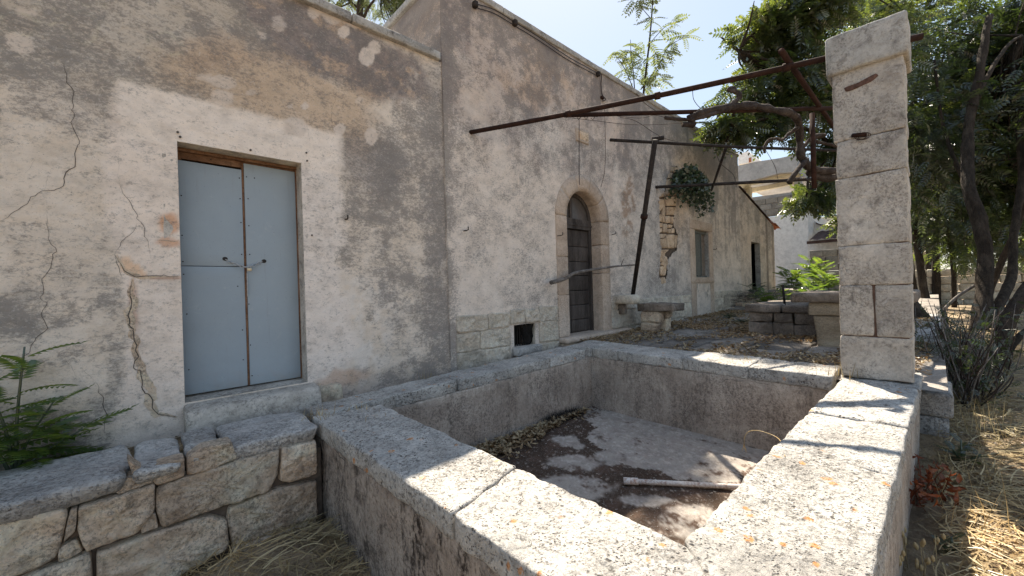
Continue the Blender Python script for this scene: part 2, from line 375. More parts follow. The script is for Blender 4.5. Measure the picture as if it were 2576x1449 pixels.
MAT['white'] = rock('white_house_paint', (0.850, 0.850, 0.850), (0.850, 0.850, 0.850), (0.850, 0.850, 0.850), .8, dark=(.42, .42, .42), darkamt=.25, bump=.2, bsc=20, vary=.04, speck=.12)
MAT['concrete'] = rock('bare_concrete', (0.345, 0.345, 0.344), (0.437, 0.425, 0.420), (0.529, 0.517, 0.509), 1, dark=(.22, .21, .2), darkamt=.4, bump=.3, bsc=15, vary=.06, speck=.12)
MAT['cream'] = rock('cream_soffit', (.55, .48, .34), (.62, .55, .4), (.68, .6, .45), 1, bump=.2, vary=.04, speck=.12)
MAT['cinder'] = rock('grey_block', (.22, .205, .185), (.31, .29, .26), (.4, .375, .34), 2, dark=(.12, .11, .1), darkamt=.5, bump=.5, bsc=20, vary=.25)
MAT['tile'] = rock('brown_roof_tile', (.06, .035, .03), (.09, .055, .048), (.13, .085, .075), 4, bump=.3, vary=.3, speck=.12)
MAT['terracotta'] = rock('red_roof_tile', (.3, .1, .05), (.42, .16, .08), (.5, .24, .14), 5, dark=(.12, .07, .05), darkamt=.5, bump=.4, vary=.3)
MAT['pvc'] = rock('rust_flecked_white_pipe', (.55, .52, .5), (.68, .66, .64), (.75, .74, .72), 8, dark=(.25, .1, .05), darkamt=.9, bump=.3, bsc=30, vary=0)
MAT['steel'] = flat('galvanised_chain', (.5, .5, .5), .35, .9, 60, .2, .1)
MAT['brass'] = flat('brass_padlock', (.5, .42, .3), .4, .6, 40, .1, 0)
MAT['wire'] = flat('rusty_wire', (.05, .035, .03), .8, .2, 40, .2, 0)
MAT['glass'] = flat('dusty_glass', (.1, .09, .085), .25, 0, 6, .3, 0, .5)
MAT['greyframe'] = flat('faded_window_frame', (.13, .137, .125), .8, 0, 20, .25, .3)

def metal_sheet():
    m = MT('blue_grey_sheet_metal', .55, .35)
    c = m.ramp(m.noise(1.6, 5, .6), [(.3, (.262, .312, .355)), (.7, (.3, .355, .4))])
    st = m.rng(m.noise(3.2, 8, .7, m.scale((1, 1, .45)), 1.2), .62, .74); c = m.mix(m.math('MULTIPLY', st, .45), c, (.16, .18, .2)); sk = m.rng(m.noise(1, 6, .7, m.scale((22, 22, 1.2))), .58, .72); c = m.mix(m.math('MULTIPLY', sk, .3), c, (.2, .19, .18)); pl = m.rng(m.noise(5, 8, .75, m.scale((1, 1, .8), (3, 1, 2)), 1.5), .6, .66); c = m.mix(m.math('MULTIPLY', pl, .22), c, (.42, .44, .46))
    d = m.rng(m.noise(70, 3, .6), .66, .72); c = m.mix(m.math('MULTIPLY', d, .5), c, (.1, .09, .085))
    # dust towards the foot of the sheet
    gz = m.n('ShaderNodeSeparateXYZ'); m.put(gz.inputs[0], m.pos)
    f = m.math('MULTIPLY', m.rng(gz.outputs[2], 1.25, .85), m.rng(m.noise(9, 7, .7), .4, .65)); c = m.mix(m.math('MULTIPLY', f, .35), c, (.3, .28, .26))
    m.color(c); b = m.bump(m.noise(2.5, 3, .5), .35, .05); m.bump(m.noise(40, 4, .7), .1, .005, b); return m.m
MAT['sheet'] = metal_sheet()
def leafmat(name, c1, c2, c3, tr, trans=.5, gloss=.08):
    m = MT(name, .5, .3); t = m.t
    r = m.n('ShaderNodeNewGeometry').outputs['Random Per Island']
    n = m.noise(.9, 3, .6)
    c = m.ramp(r, [(0, c1), (.5, c2), (1, c3)]); c = m.mix(1, c, m.ramp(n, [(.35, (.75, .8, .8)), (.65, (1.2, 1.12, 1))]), 'MULTIPLY')
    d = m.n('ShaderNodeBsdfDiffuse'); m.put(d.inputs[0], c)
    tl = m.n('ShaderNodeBsdfTranslucent'); m.put(tl.inputs[0], m.mix(1, c, tuple(tr), 'MULTIPLY'))
    mx = m.n('ShaderNodeMixShader'); mx.inputs[0].default_value = trans; m.put(mx.inputs[1], d.outputs[0]); m.put(mx.inputs[2], tl.outputs[0])
    g = m.n('ShaderNodeBsdfGlossy'); g.inputs['Roughness'].default_value = .35; m2 = m.n('ShaderNodeMixShader'); m2.inputs[0].default_value = gloss
    m.put(m2.inputs[1], mx.outputs[0]); m.put(m2.inputs[2], g.outputs[0])
    m.put(t.nodes['Material Output'].inputs[0], m2.outputs[0]); return m.m
MAT['leaf'] = leafmat('tree_leaf', (.022, .036, .014), (.035, .056, .018), (.06, .082, .026), (4.6, 4.0, 1.7), .45, .13)
MAT['leaf_dark'] = leafmat('dark_tree_leaf', (.014, .023, .012), (.022, .036, .015), (.036, .054, .02), (4, 3.7, 1.6), .42, .1)
MAT['leaf_pale'] = leafmat('pale_tree_leaf', (.07, .095, .04), (.1, .13, .055), (.14, .16, .07), (2.4, 2.3, 1.5), .45)
MAT['sprout'] = leafmat('sprout_leaf', (.04, .075, .028), (.06, .105, .036), (.1, .14, .04), (4.4, 4, 1.3), .4)
MAT['caper'] = leafmat('caper_leaf', (.035, .055, .035), (.055, .08, .05), (.08, .11, .07), (2, 2.2, 1.5), .3)
MAT['straw'] = leafmat('dry_straw', (.26, .19, .1), (.4, .31, .18), (.55, .45, .28), (1.2, 1.1, .8), .25, .03)
MAT['deadleaf'] = leafmat('fallen_leaf', (.17, .11, .065), (.3, .22, .135), (.48, .39, .26), (1.2, 1, .7), .2, .03)
MAT['redleaf'] = leafmat('withered_red_leaf', (.1, .03, .015), (.17, .055, .025), (.24, .1, .05), (1.8, 1.2, .8), .35, .03)

rs = np.random.RandomState(3); random.seed(5)
zr = lambda X: .729+.03*X                 # top of the trough rim
ter = lambda X: .773+.012*X               # terrace level
def zg(X, Y):                             # lower ground
    X = np.asarray(X, float); Y = np.asarray(Y, float)
    y = .2*sst(.2, 2, X)+np.clip(.04*(X-2), 0, .42)
    left = sst(.6, .9, Y)*sst(1.3, 1.0, X)
    inside = sst(1.05, 1.2, X)*sst(5.1, 4.9, X)*sst(.2, .35, Y)*sst(3.75, 3.6, Y)
    return y*(1-left)*(1-inside)-.16*inside

# ================================================================== SETTING
def grid_sheet(name, xs, ys, zf, mat, kind='structure', amp=0, freq=2, label=None, parent=None):
    Xg, Yg = np.meshgrid(xs, ys, indexing='ij'); x = Xg.ravel(); y = Yg.ravel(); z = zf(x, y)
    if amp: z = z+amp*(fbm(x*freq, y*freq, 0, 4)-.5)*np.exp(-np.hypot(x, y)/60)
    n, m = len(xs), len(ys); i = np.arange(n-1)[:, None]*m+np.arange(m-1)[None, :]; i = i.ravel()
    F = np.stack([i, i+m, i+m+1, i+1], 1)
    return mk(name, np.stack([x, y, z], 1), F, mat, parent, True, kind=kind, label=label)
gx = np.concatenate([[-900, -300, -80, -30, -12], np.arange(-6, 20, .12), [22, 26, 34, 60, 150, 400, 900]])
gy = np.concatenate([[-900, -300, -80, -30, -14], np.arange(-8, 4.3, .12), [8, 20, 60, 200, 900]])
grid_sheet('ground', gx, gy, zg, MAT['soil'], amp=.07, label='dry straw covered earth of the lower yard')

tx = np.concatenate([np.arange(4.8, 14, .1), np.arange(14, 30, .5)]); ty = np.arange(-.05, 4.26, .1)
def terz(x, y): return ter(x)+.45*sst(11.5, 16, x)*sst(1.5, 3.6, y)-.03
TER = grid_sheet('terrace', tx, ty, terz, MAT['flag'], amp=.02, label='raised dark stone terrace along the farmhouse')
strip = block('path', C8(-6, 5.2, 3.7, 4.25, .2, .64), MAT['soil'], r=.02, amp=.015, cell=.12, kind='structure')

# flagstones, lifted one by one a little out of the terrace bed
fr = lambda a, b, h: (a, b, terz(np.array(a), np.array(b))+.03+h)
yrows = [0.0, .62, 1.15, 1.8, 2.35, 2.95, 3.55, 4.12]
nf = 0
for r in range(len(yrows)-1):
    x = 5.22+random.random()*.3; y0, y1 = yrows[r], yrows[r+1]
    while x < 11.6:
        w = random.uniform(.42, .95); j = lambda s=.05: random.uniform(-s, s)
        poly = [(x+j(), y0+j(.03)), (x+w*.5, y0+j(.04)), (x+w+j(), y0+j(.03)), (x+w+j(.03), y1+j(.03)), (x+w*.5, y1+j(.04)), (x+j(.03), y1+j(.03))]
        polystone('flagstone', poly, fr, MAT['flag'], TER, depth=.05, bulge=.004+random.random()*.012, joint=.018, step=.16, rough=.004, seed=random.random()*40, inset=.1)
        x += w; nf += 1

# ================================================================== FARMHOUSE WALLS
def wallgrid(name, xs, zs, Y, parent, hole, top, colf, axis='x', amp=.02):
    Xg, Zg = np.meshgrid(xs, zs, indexing='ij'); x = Xg.ravel(); z = Zg.ravel()
    z = np.minimum(z, top(x))
    d = amp*(fbm(x*.9, z*.9, 1.5, 4)-.5)+amp*.5*(fbm(x*6, z*6, 9, 4)-.5)
    n, m = len(xs), len(zs); i = (np.arange(n-1)[:, None]*m+np.arange(m-1)[None, :]).ravel()
    F = np.stack([i, i+m, i+m+1, i+1], 1)
    cxm = x[F].mean(1); czm = z[F].mean(1); keep = ~hole(cxm, czm) & ((z[F[:, 2]]-z[F[:, 1]] > 1e-6) | (z[F[:, 3]]-z[F[:, 0]] > 1e-6))
    F = F[keep]; used = np.unique(F); mp = -np.ones(len(x), int); mp[used] = np.arange(len(used))
    x, z, d = x[used], z[used], d[used]; F = mp[F]
    V = np.stack([x, Y-d, z] if axis == 'x' else [Y-d, x, z], 1)
    return mk(name, V, F, MAT['plaster'], parent, True, cols=colf(x, z))
def mixc(c, f, col): return c+np.clip(f, 0, 1)[:, None]*(col-c)
def E(px, py, wx, wy, cx, cy, rx, ry, ang=0, soft=.35):
    a = math.radians(ang); dx = px+wx-cx; dy = py+wy-cy
    u = (dx*math.cos(a)+dy*math.sin(a))/rx; v = (-dx*math.sin(a)+dy*math.cos(a))/ry
    return sst(1+soft, 1-soft, np.hypot(u, v))
def common(x, z):
    px, py = PIX(x, np.full_like(x, D), z)
    wx = (fbm(x*1.6, z*1.6, 3, 5, .6)-.5); wy = (fbm(x*1.6, z*1.6, 17, 5, .6)-.5)
    fx = (fbm(x*9, z*9, 31, 4, .6)-.5); fy = (fbm(x*9, z*9, 41, 4, .6)-.5)
    return px, py, wx, wy, fx, fy
def mottles(x, z, c, s=1.0):
    n1 = fbm(x*2.1, z*2.6, 5, 6, .62); n2 = fbm(x*5.5+3, z*7.5, 8, 6, .68); n3 = fbm(x*14, z*22, 12, 5, .7)
    global DIRT
    DIRT = .27+.3*s*sst(.42, .62, n1)+.2*s*sst(.46, .62, n2)-.08*sst(.5, .35, n1)+.1*(n3-.5)
    c = mixc(c, sst(.5, .62, n1)*.35*s, lin(160, 153, 147)); c = mixc(c, sst(.5, .4, n2)*.3, lin(214, 206, 198))
    return c
def out4(c): return np.concatenate([c, np.clip(DIRT, 0, 1)[:, None]], 1)
def dirt(f, v):
    global DIRT
    f = np.clip(f, 0, 1); DIRT = DIRT+f*(v-DIRT)
def more(f, v):
    global DIRT
    DIRT = DIRT+np.clip(f, 0, 1)*v
def col_low(x, z):
    px, py, wx, wy, fx, fy = common(x, z)
    W = wx*160+fx*30; H = wy*160+fy*30; w2 = fx*34; h2 = fy*34
    c = np.tile(lin(200, 189, 177), (len(x), 1)); c = mottles(x, z, c)
    n4 = fbm(x*3, z*3, 50, 6, .7); n6 = fbm(x*10, z*8, 60, 5, .7); st = fbm(x*7, z*.8, 70, 5, .6)
    up = sst(275, 150, py+H-px*.06)*sst(900, 620, px+W)
    c = mixc(c, up*.7, lin(170, 163, 154)); more(up, .1); more(up*sst(.45, .6, n4), .24)
    c = mixc(c, up*sst(.48, .35, n4)*.4, lin(170, 158, 144))
    low = sst(560, 760, py+H)*sst(470, 330, px+W)                                      # damp grey foot left of the door
    c = mixc(c, low*sst(.38, .6, n4)*.6, lin(158, 154, 149)); more(low*sst(.4, .55, n4), .28)
    tan = np.maximum(E(px, py, W, H, 650, 215, 260, 95, 14), np.maximum(E(px, py, W, H, 830, 275, 150, 80, 30), E(px, py, W, H, 930, 180, 70, 90, 20)))
    c = mixc(c, tan*.8, lin(181, 160, 138)); dirt(tan*.7, .3); more(tan*sst(.5, .62, n6), .2)
    c = mixc(c, E(px, py, W, H, 560, 130, 110, 50, 0)*.5, lin(168, 148, 130))
    dk = np.maximum(E(px, py, W, H, 800, 70, 130, 110, 20, .3), np.maximum(E(px, py, W, H, 960, 150, 150, 75, 32, .3), E(px, py, W, H, 680, 30, 90, 40, 10)))
    dk2 = dk*sst(.32, .52, n4+.25*(st-.5)+.15*dk)
    c = mixc(c, dk2*.85, lin(122, 112, 110)); dirt(dk2, .47); more(dk2*sst(.45, .6, n6), .3)
    c = mixc(c, dk*sst(.56, .64, fbm(x*5, z*9, 77, 5, .65))*.8, lin(182, 160, 140))
    r1 = E(px, py, W*.7, H*.7, 935, 405, 105, 75, 25, .25)
    c = mixc(c, r1*.6, lin(138, 131, 128)); dirt(r1, .56)
    r2 = sst(880, 980, px+W)*sst(250, 420, py+H)*sst(1180, 1000, py)                    # grey run right of the door
    c = mixc(c, r2*sst(.42, .56, n4)*.3, lin(160, 155, 151)); more(r2, .12); more(r2*sst(.42, .56, n4), .26)
    cor = sst(1035, 1092, px+W*.35+fx*20)*sst(80, 240, py)*sst(950, 700, py)            # black run in the inner corner
    c = mixc(c, cor*.35, lin(130, 125, 124)); dirt(cor*.8, .5+.3*sst(.38, .55, n4))
    wl = sst(1010, 900, px+W)*sst(640, 760, py+H)*sst(770, 800, px)                     # pale lower coat by the jamb
    c = mixc(c, wl*.6*sst(.6, .4, n6), lin(208, 204, 201)); more(wl, -.1)
    # whitewashed surround of the doorway
    q = fx*.07; jl = sst(-.16, -.1, x+q+.05*np.sin(z*3))*sst(.3, .25, x)*sst(3.3, 3.2, z); jr = sst(1.6, 1.5, x+q*2+wx*.5)*sst(1.1, 1.14, x)*sst(3.2, 3.1, z)
    li = sst(3.45, 3.39, z+q*.7+wy*.1)*sst(2.98, 3.0, z)*sst(-.12, -.06, x+q)*sst(1.62, 1.5, x+q+wx*.3)
    sp = sst(.56, .64, n6)
    c = mixc(c, jl*.9, lin(214, 203, 194)); c = mixc(c, jr*.9, lin(212, 204, 198)); c = mixc(c, li*.95, lin(218, 208, 199))
    for m, a in ((jl, .4), (jr, .5), (li, .14)): c = mixc(c, m*sp*a*.4, lin(150, 138, 130)); dirt(m*.85, .14+a*.3)
    c = mixc(c, jl*E(px, py, w2, h2, 428, 560, 22, 26, 40)*.8, lin(190, 145, 112)); c = mixc(c, E(px, py, w2, h2, 428, 612, 30, 10, 8)*.7, lin(186, 140, 108))
    c = mixc(c, E(px, py, w2, h2, 335, 675, 42, 17, 35, .2)*.9, lin(206, 178, 152)); c = mixc(c, E(px, py, w2, h2, 335, 770, 12, 60, -6, .5)*.6, lin(170, 135, 115))
    c = mixc(c, E(px, py, w2, h2, 420, 698, 60, 4, 2)*.6, lin(160, 118, 95)); c = mixc(c, E(px, py, w2, h2, 860, 950, 70, 20, -12)*.6, lin(176, 146, 124))
    c = mixc(c, sst(930, 1000, py-(px-790)*-.19+H*.3)*sst(780, 800, px)*.4, lin(150, 128, 114))
    # round patching spots of paler lime
    for (a, b, ra, rb, an, k) in [(865, 80, 13, 14, 30, 1), (925, 141, 21, 22, 30, 1), (945, 117, 13, 20, -30, 1), (741, 321, 31, 24, 15, 1), (853, 322, 14, 15, 0, 1), (933, 343, 16, 21, 0, 1),
                               (764, 268, 9, 10, 0, .9), (729, 265, 6, 6, 0, .9), (560, 205, 34, 18, 10, .65), (520, 195, 24, 14, 10, .6), (560, 245, 30, 17, 15, .75), (632, 232, 11, 9, 0, .7), (700, 62, 22, 18, 60, .6),
                               (835, 38, 30, 22, 30, .7), (795, 25, 18, 26, 40, .8), (880, 55, 30, 14, 30, .7), (50, 110, 40, 26, 20, .7), (55, 30, 18, 13, 0, .65), (80, 30, 12, 9, 0, .7), (395, 250, 18, 14, 0, .5), (905, 255, 9, 9, 0, .5), (660, 90, 16, 8, 40, .6)]:
        e = E(px, py, w2*.45, h2*.45, a, b, ra, rb, an, .1); c = mixc(c, e*k*(.82+.18*sst(.62, .45, n6)), lin(197, 186, 177))
        dirt(e*k, .25)
    for (a, b, ra, rb) in [(205, 68, 46, 36), (112, 38, 36, 30), (228, 2, 40, 17), (45, 60, 48, 30), (418, 108, 46, 28)]:
        e = E(px, py, w2*.7, h2*.7, a, b, ra, rb, 20, .06)-E(px, py, w2*.7, h2*.7, a, b, ra*.86, rb*.86, 20, .06); c = mixc(c, e*.5, lin(182, 176, 156))
    return out4(c)
def col_high(x, z):
    px, py, wx, wy, fx, fy = common(x, z)
    W = wx*160+fx*30; H = wy*160+fy*30; w2 = fx*30; h2 = fy*30
    c = np.tile(lin(205, 195, 186), (len(x), 1)); c = mottles(x, z, c, .62)
    n4 = fbm(x*2.4, z*2.4, 150, 6, .68); n6 = fbm(x*8, z*8, 160, 5, .7); st = fbm(x*3.4, z*.55, 170, 6, .62); st2 = fbm(x*9, z*.9, 171, 4, .6)
    top = 5.75-z
    up = sst(2.3, .5, top+wy*2.0+(st-.5)*2.6)
    c = mixc(c, up*.75, lin(170, 155, 146)); more(up, .02); q_ = up*sst(.42, .54, st*.6+n4*.4); c = mixc(c, q_*.75, lin(134, 121, 118)); more(q_, .24); more(up*sst(.5, .62, n6), .15)
    more(sst(.9, .15, top+(st2-.5)*1.6), .3); c = mixc(c, up*sst(.53, .62, fbm(x*5, z*5, 177, 5, .6))*.5, lin(196, 180, 166))
    c = mixc(c, E(px, py, W, H, 1360, 210, 120, 60, 30)*sst(.4, .55, n4)*.5, lin(186, 160, 136))
    cor = sst(1150, 1118, px+W*.12)*sst(1000, 700, py); more(cor*sst(.4, .6, n4), .22)
    more(sst(3.2, 1.0, top+wy*2)*sst(.47, .58, n6*.6+n4*.4), .22)
    more(sst(3.02, 2.86, x+fx*.25+wx*.1)*sst(.4, .55, n6+.08), .42)
    gr = sst(6.9, 8.0, x+wx*1.5)*sst(10.4, 9.3, x)                                     # greyer stretch past the leaning post
    c = mixc(c, gr*.5, lin(172, 168, 163)); more(gr, .05); more(gr*sst(.45, .6, st), .2)
    fl = E(px, py, w2, h2, 1578, 520, 15, 85, 4, .4)*sst(.42, .55, n6); c = mixc(c, fl*.85, lin(150, 128, 110))
    far = sst(9.6, 10.4, x+wx*2); c = mixc(c, far*.3, lin(190, 180, 170)); more(far*sst(.46, .58, st2*.5+st*.5)*sst(1.6, 3.4, z), .34)
    more(sst(12.2, 13.3, x+wx)*sst(2.4, 3.6, z)*sst(.35, .55, st2), .3)
    low = sst(1.9, 1.3, z+wy*.5); more(low*sst(.4, .6, n4), .16)
    c = mixc(c, E(px, py, w2, h2, 1705, 500, 26, 110, 0, .35)*.5, lin(205, 180, 152))
    return out4(c)
def col_lean(x, z):
    st = fbm(x*5, z*.8, 270, 5, .6); n6 = fbm(x*6, z*6, 260, 5, .7)
    c = np.tile(lin(196, 182, 168), (len(x), 1)); c = mottles(x, z, c, .6)
    more(sst(1.7, .2, 4.7-(x-13.83)*.24-z+(st-.5)*2), .32)
    c = mixc(c, sst(.2, .05, np.abs(x-16.75))*.75*sst(.3, .5, n6+.1), lin(112, 98, 92)); c = mixc(c, sst(.16, .02, np.abs(x-17.5))*.6, lin(120, 104, 96))
    return out4(c)
def arr(*segs):
    o = []
    for a, b, s in segs: n = max(1, int(round((b-a)/s))); o.append(np.linspace(a, b, n, endpoint=False))
    o.append([segs[-1][1]]); return np.concatenate(o)

WING = thing('farmhouse_wing', 'low flat roofed wing of the old farmhouse with stained plaster and the blue-grey double door', 'building', (-1, D, .6))
DX0, DX1, DZ0, DZ1 = .25, 1.175, .905, 3.037
xs = arr((-6, -1.2, .08), (-1.2, DX0, .018), (DX0, DX1, .025), (DX1, 2.83, .018)); zs = arr((0, .55, .1), (.55, DZ0, .02), (DZ0, DZ1, .02), (DZ1, 4.62, .02))
wallgrid('wall', xs, zs, D, WING, lambda x, z: (x > DX0) & (x < DX1) & (z > DZ0) & (z < DZ1), lambda x: x*0+9, col_low)
for a in np.arange(-6, 2.8, 1.1):
    b = min(a+1.1, 2.815); block('coping', C8(a+.006, b-.006, D-.055, D+.4, 4.62, 4.715), MAT['coping'], WING, r=.012, amp=.008, cell=.08)
box('roof', C8(-6, 2.8, D+.4, 11, 4.4, 4.5), MAT['coping'], WING); box('back_wall', C8(-6, 2.8, 10.7, 11, 0, 4.4), MAT['coping'], WING); box('end_wall', C8(-6.3, -6, D, 11, 0, 4.5), MAT['coping'], WING)

HOUSE = thing('farmhouse', 'tall main block of the abandoned farmhouse with arched doorway and flaking plaster', 'building', (8, D, .8))
HX0, HX1 = 2.83, 13.83
AXc = (5.2+6.17)/2; AR = (6.17-5.2)/2; AZs = 2.93                         # arched doorway: centre, radius, springing
GR = (3.94, 4.38, .9, 1.22)
FX = [YP(1603.7+a*.217, 377.3+b*.217) for a, b in [(395, 190), (490, 205), (480, 330), (430, 700), (405, 880), (470, 980), (440, 1150), (330, 1260), (330, 1440), (250, 1440), (245, 540), (300, 480), (350, 300)]]
FX += [YP(1685, 700), YP(1672, 712)]; FX = FX[:9]+[YP(1682, 660), YP(1672, 712), YP(1658, 700), YP(1662, 640)]+FX[10:13]
def inpoly(x, z, poly):
    ins = np.zeros(len(x), bool); n = len(poly)
    for i in range(n):
        x1, z1 = poly[i]; x2, z2 = poly[(i+1) % n]
        c = ((z1 > z) != (z2 > z)) & (x < (x2-x1)*(z-z1)/((z2-z1) if z2 != z1 else 1e-9)+x1); ins ^= c
    return ins
WO = (10.36, 11.28, 1.89, 3.12)
def hole_high(x, z):
    h = (np.abs(x-AXc) < AR+.06) & (z < AZs) & (z > .8); h |= (np.hypot(x-AXc, z-AZs) < AR+.06)
    h |= (x > GR[0]) & (x < GR[1]) & (z > GR[2]) & (z < GR[3]); h |= (x > WO[0]) & (x < WO[1]) & (z > WO[2]) & (z < WO[3])
    h |= inpoly(x+(fbm(x*7, z*7, 0, 3)-.5)*.2, z+(fbm(x*7, z*7, 5, 3)-.5)*.2, FX)
    return h
xs = arr((HX0, GR[0], .026), (GR[0], GR[1], .03), (GR[1], 7.5, .028), (7.5, WO[0], .03), (WO[0], WO[1], .06), (WO[1], HX1, .04)); zs = arr((.3, .9, .1), (.9, 1.22, .04), (1.22, 1.89, .03), (1.89, 3.12, .03), (3.12, 5.7, .03))
wallgrid('wall', xs, zs, D-.012, HOUSE, hole_high, lambda x: x*0+9, col_high)
ys = arr((D-.012, 11, .06)); zs = arr((4.4, 5.7, .05)); wallgrid('side_wall', ys, zs, HX0, HOUSE, lambda x, z: x < 0, lambda x: x*0+9, lambda x, z: col_high(x*0+3+x*.4, z-.1), axis='y')
zs = arr((.3, 4.4, .05)); wallgrid('corner', np.linspace(D-.03, D+.04, 5), zs, HX0-.004, HOUSE, lambda x, z: x < 0, lambda x: x*0+9, lambda x, z: col_high(x*0+2.9, z), axis='y', amp=.004)
a = HX0-.04
while a < HX1:
    b = min(a+random.uniform(.9, 1.3), HX1+.03)
    block('coping', C8(a+.002, b-.002, D-.04, D+.35, 5.7, 5.8), MAT['coping'], HOUSE, r=.015, amp=.009, cell=.09); a = b
for i in range(6): block('coping', C8(HX0-.05, HX0+.3, D+.36+i*1.1, D+1.44+i*1.1, 5.7, 5.8), MAT['coping'], HOUSE, r=.015, amp=.009, cell=.1)
box('roof', C8(HX0+.02, HX1, D+.02, 11, 5.55, 5.69), MAT['coping'], HOUSE); box('back_wall', C8(HX0, HX1, 10.8, 11, 0, 5.5), MAT['coping'], HOUSE)
box('end_wall', C8(HX1-.2, HX1, D+.01, 10.8, .2, 5.69), MAT['plaster'], HOUSE)
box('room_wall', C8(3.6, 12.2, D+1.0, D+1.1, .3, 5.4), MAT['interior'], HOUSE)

LEAN = thing('lean_to', 'small lean-to with sloping tiled edge and empty doorway at the far end of the farmhouse', 'building', (15.7, D, .9))
LD = (14.9, 15.9, 1.0, 3.07); ltop = lambda x: 4.72-(np.asarray(x)-HX1)*(4.72-3.8)/(17.75-HX1)
xs = arr((HX1, LD[0], .06), (LD[0], LD[1], .1), (LD[1], 17.72, .06)); zs = arr((.5, 1.0, .1), (1.0, 3.07, .07), (3.07, 4.8, .05))
wallgrid('wall', xs, zs, D-.006, LEAN, lambda x, z: (x > LD[0]) & (x < LD[1]) & (z > LD[2]) & (z < LD[3]), ltop, col_lean)
box('end_wall', C8(17.5, 17.72, D, 10, .5, 3.79), MAT['plaster'], LEAN)
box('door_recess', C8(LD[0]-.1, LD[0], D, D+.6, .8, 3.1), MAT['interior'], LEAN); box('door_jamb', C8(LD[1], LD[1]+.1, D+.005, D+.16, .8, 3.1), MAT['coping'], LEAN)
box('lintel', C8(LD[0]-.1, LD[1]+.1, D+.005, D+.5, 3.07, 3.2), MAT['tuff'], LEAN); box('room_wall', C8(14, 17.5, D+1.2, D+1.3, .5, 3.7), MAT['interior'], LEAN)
box('roof', [(HX1, D, 4.60), (17.7, D, 3.70), (17.7, 9, 3.70), (HX1, 9, 4.60), (HX1, D, 4.70), (17.7, D, 3.79), (17.7, 9, 3.79), (HX1, 9, 4.70)], MAT['coping'], LEAN)
def tileVF(x0, x1, y, z0, z1, w=.17, th=.016):       # one curved tile running down the slope
    n = 7; V = []; F = []
    for (x, z) in ((x0, z0), (x1, z1)):
        for s in (1, -1):
            for k in range(n):
                a = math.pi*k/(n-1); rr = w/2+(th if s > 0 else 0); V.append((x, y-math.cos(a)*rr, z+math.sin(a)*rr*.6))
    for k in range(n-1):
        F += [(k, k+1, 2*n+k+1, 2*n+k), (n+k, 3*n+k, 3*n+k+1, n+k+1), (k, n+k, n+k+1, k+1), (2*n+k, 2*n+k+1, 3*n+k+1, 3*n+k)]
    return V, F
for j in range(3):
    for i in range(9):
        x0 = HX1+.1+i*.44; x1 = x0+.5; V, F = tileVF(x0, x1, D+.05+j*.19, ltop(x0)+.035, ltop(x1)+.05+random.uniform(0, .03))
        mk('roof_tile', V, F, MAT['terracotta'] if i > 6 else MAT['tile'], LEAN, False)
for j in range(2):
    V, F = tileVF(17.62, 18.25, D-.02+j*.2, ltop(17.6)+.04, ltop(18.2)+.03); mk('roof_tile', V, F, MAT['terracotta'], LEAN, False)

# ------------------------------------------------------------------ wing door
DY = D+.17
for nm, c in (('jamb', C8(DX1-.002, DX1+.1, D+.004, D+.3, DZ0-.05, DZ1+.02)), ('jamb', C8(DX0-.1, DX0+.002, D+.004, D+.3, DZ0-.05, DZ1+.02)), ('lintel', C8(DX0-.1, DX1+.1, D+.006, D+.3, DZ1, DZ1+.1))):
    block(nm, c, MAT['pillar'] if nm == 'jamb' else MAT['plinth'], WING, r=.006, amp=.003, cell=.1)
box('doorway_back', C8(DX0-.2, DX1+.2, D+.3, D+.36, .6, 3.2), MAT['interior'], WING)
DOOR = mk('door', *joinVF([boxVF(C8(DX0, DX1, DY+.02, DY+.06, DZ1-.085, DZ1-.03)), boxVF(C8(DX0, DX0+.035, DY+.02, DY+.06, DZ0+.02, DZ1-.085)), boxVF(C8(DX1-.014, DX1, DY-.004, DY+.06, DZ0+.02, DZ1-.03)), boxVF(C8(DX0, DX1, DY-.02, DY+.05, DZ1-.03, DZ1-.004))]), MAT['brownwood'], WING, False, label='blue-grey double door of sheet metal in a brown wooden frame')
mid = YP(617, 700, DY)[0]
zs_ = YP(530, 670, DY)[1]
def sheet(x0, x1, z0, z1, zt=None):
    zt = z1 if zt is None else zt
    c = C8(x0, x1, DY, DY+.018, z0, z1); c[4] = (x0, DY, z1); c[5] = (x1, DY, zt); c[6] = (x1, DY+.018, zt); c[7] = (x0, DY+.018, z1)
    V, F = blockVF(c, .003, .0012, .09, 2.2); return mk('metal_sheet', V, F, MAT['sheet'], DOOR, True)
g = .013
zl = DZ1-.105
sheet(DX0+.006, mid-g*.4, zs_+.003, zl, zl-.004); sheet(DX0+.006, mid-g*.4, DZ0+.028, zs_-.002); sheet(mid+g*1.1, DX1-.014, DZ0+.028, DZ1-.045, DZ1-.05)
box('frame_strip', C8(mid-.004, mid+.012, DY+.004, DY+.03, DZ0+.03, DZ1-.04), MAT['brownwood'], DOOR)
parts = []
for px, py in [(602, 408+40), (620, 445), (604, 500), (624, 500), (606, 560), (626, 568), (608, 640), (628, 640), (456, 492), (458, 592), (460, 658), (462, 690), (640, 448), (530, 402), (598, 720), (610, 830), (612, 905), (626, 765), (630, 868), (634, 945), (752, 655), (754, 730), (757, 830), (760, 900), (470, 790), (475, 930)]:
    x, z = YP(px, py, DY)
    if DX0+.01 < x < DX1-.04:
        V, F = tubeVF([(x, DY+.002, z), (x, DY-.003, z)], .0055, 8); parts.append((V, F))
mk('screws', *joinVF(parts), MAT['iron'], DOOR, False)
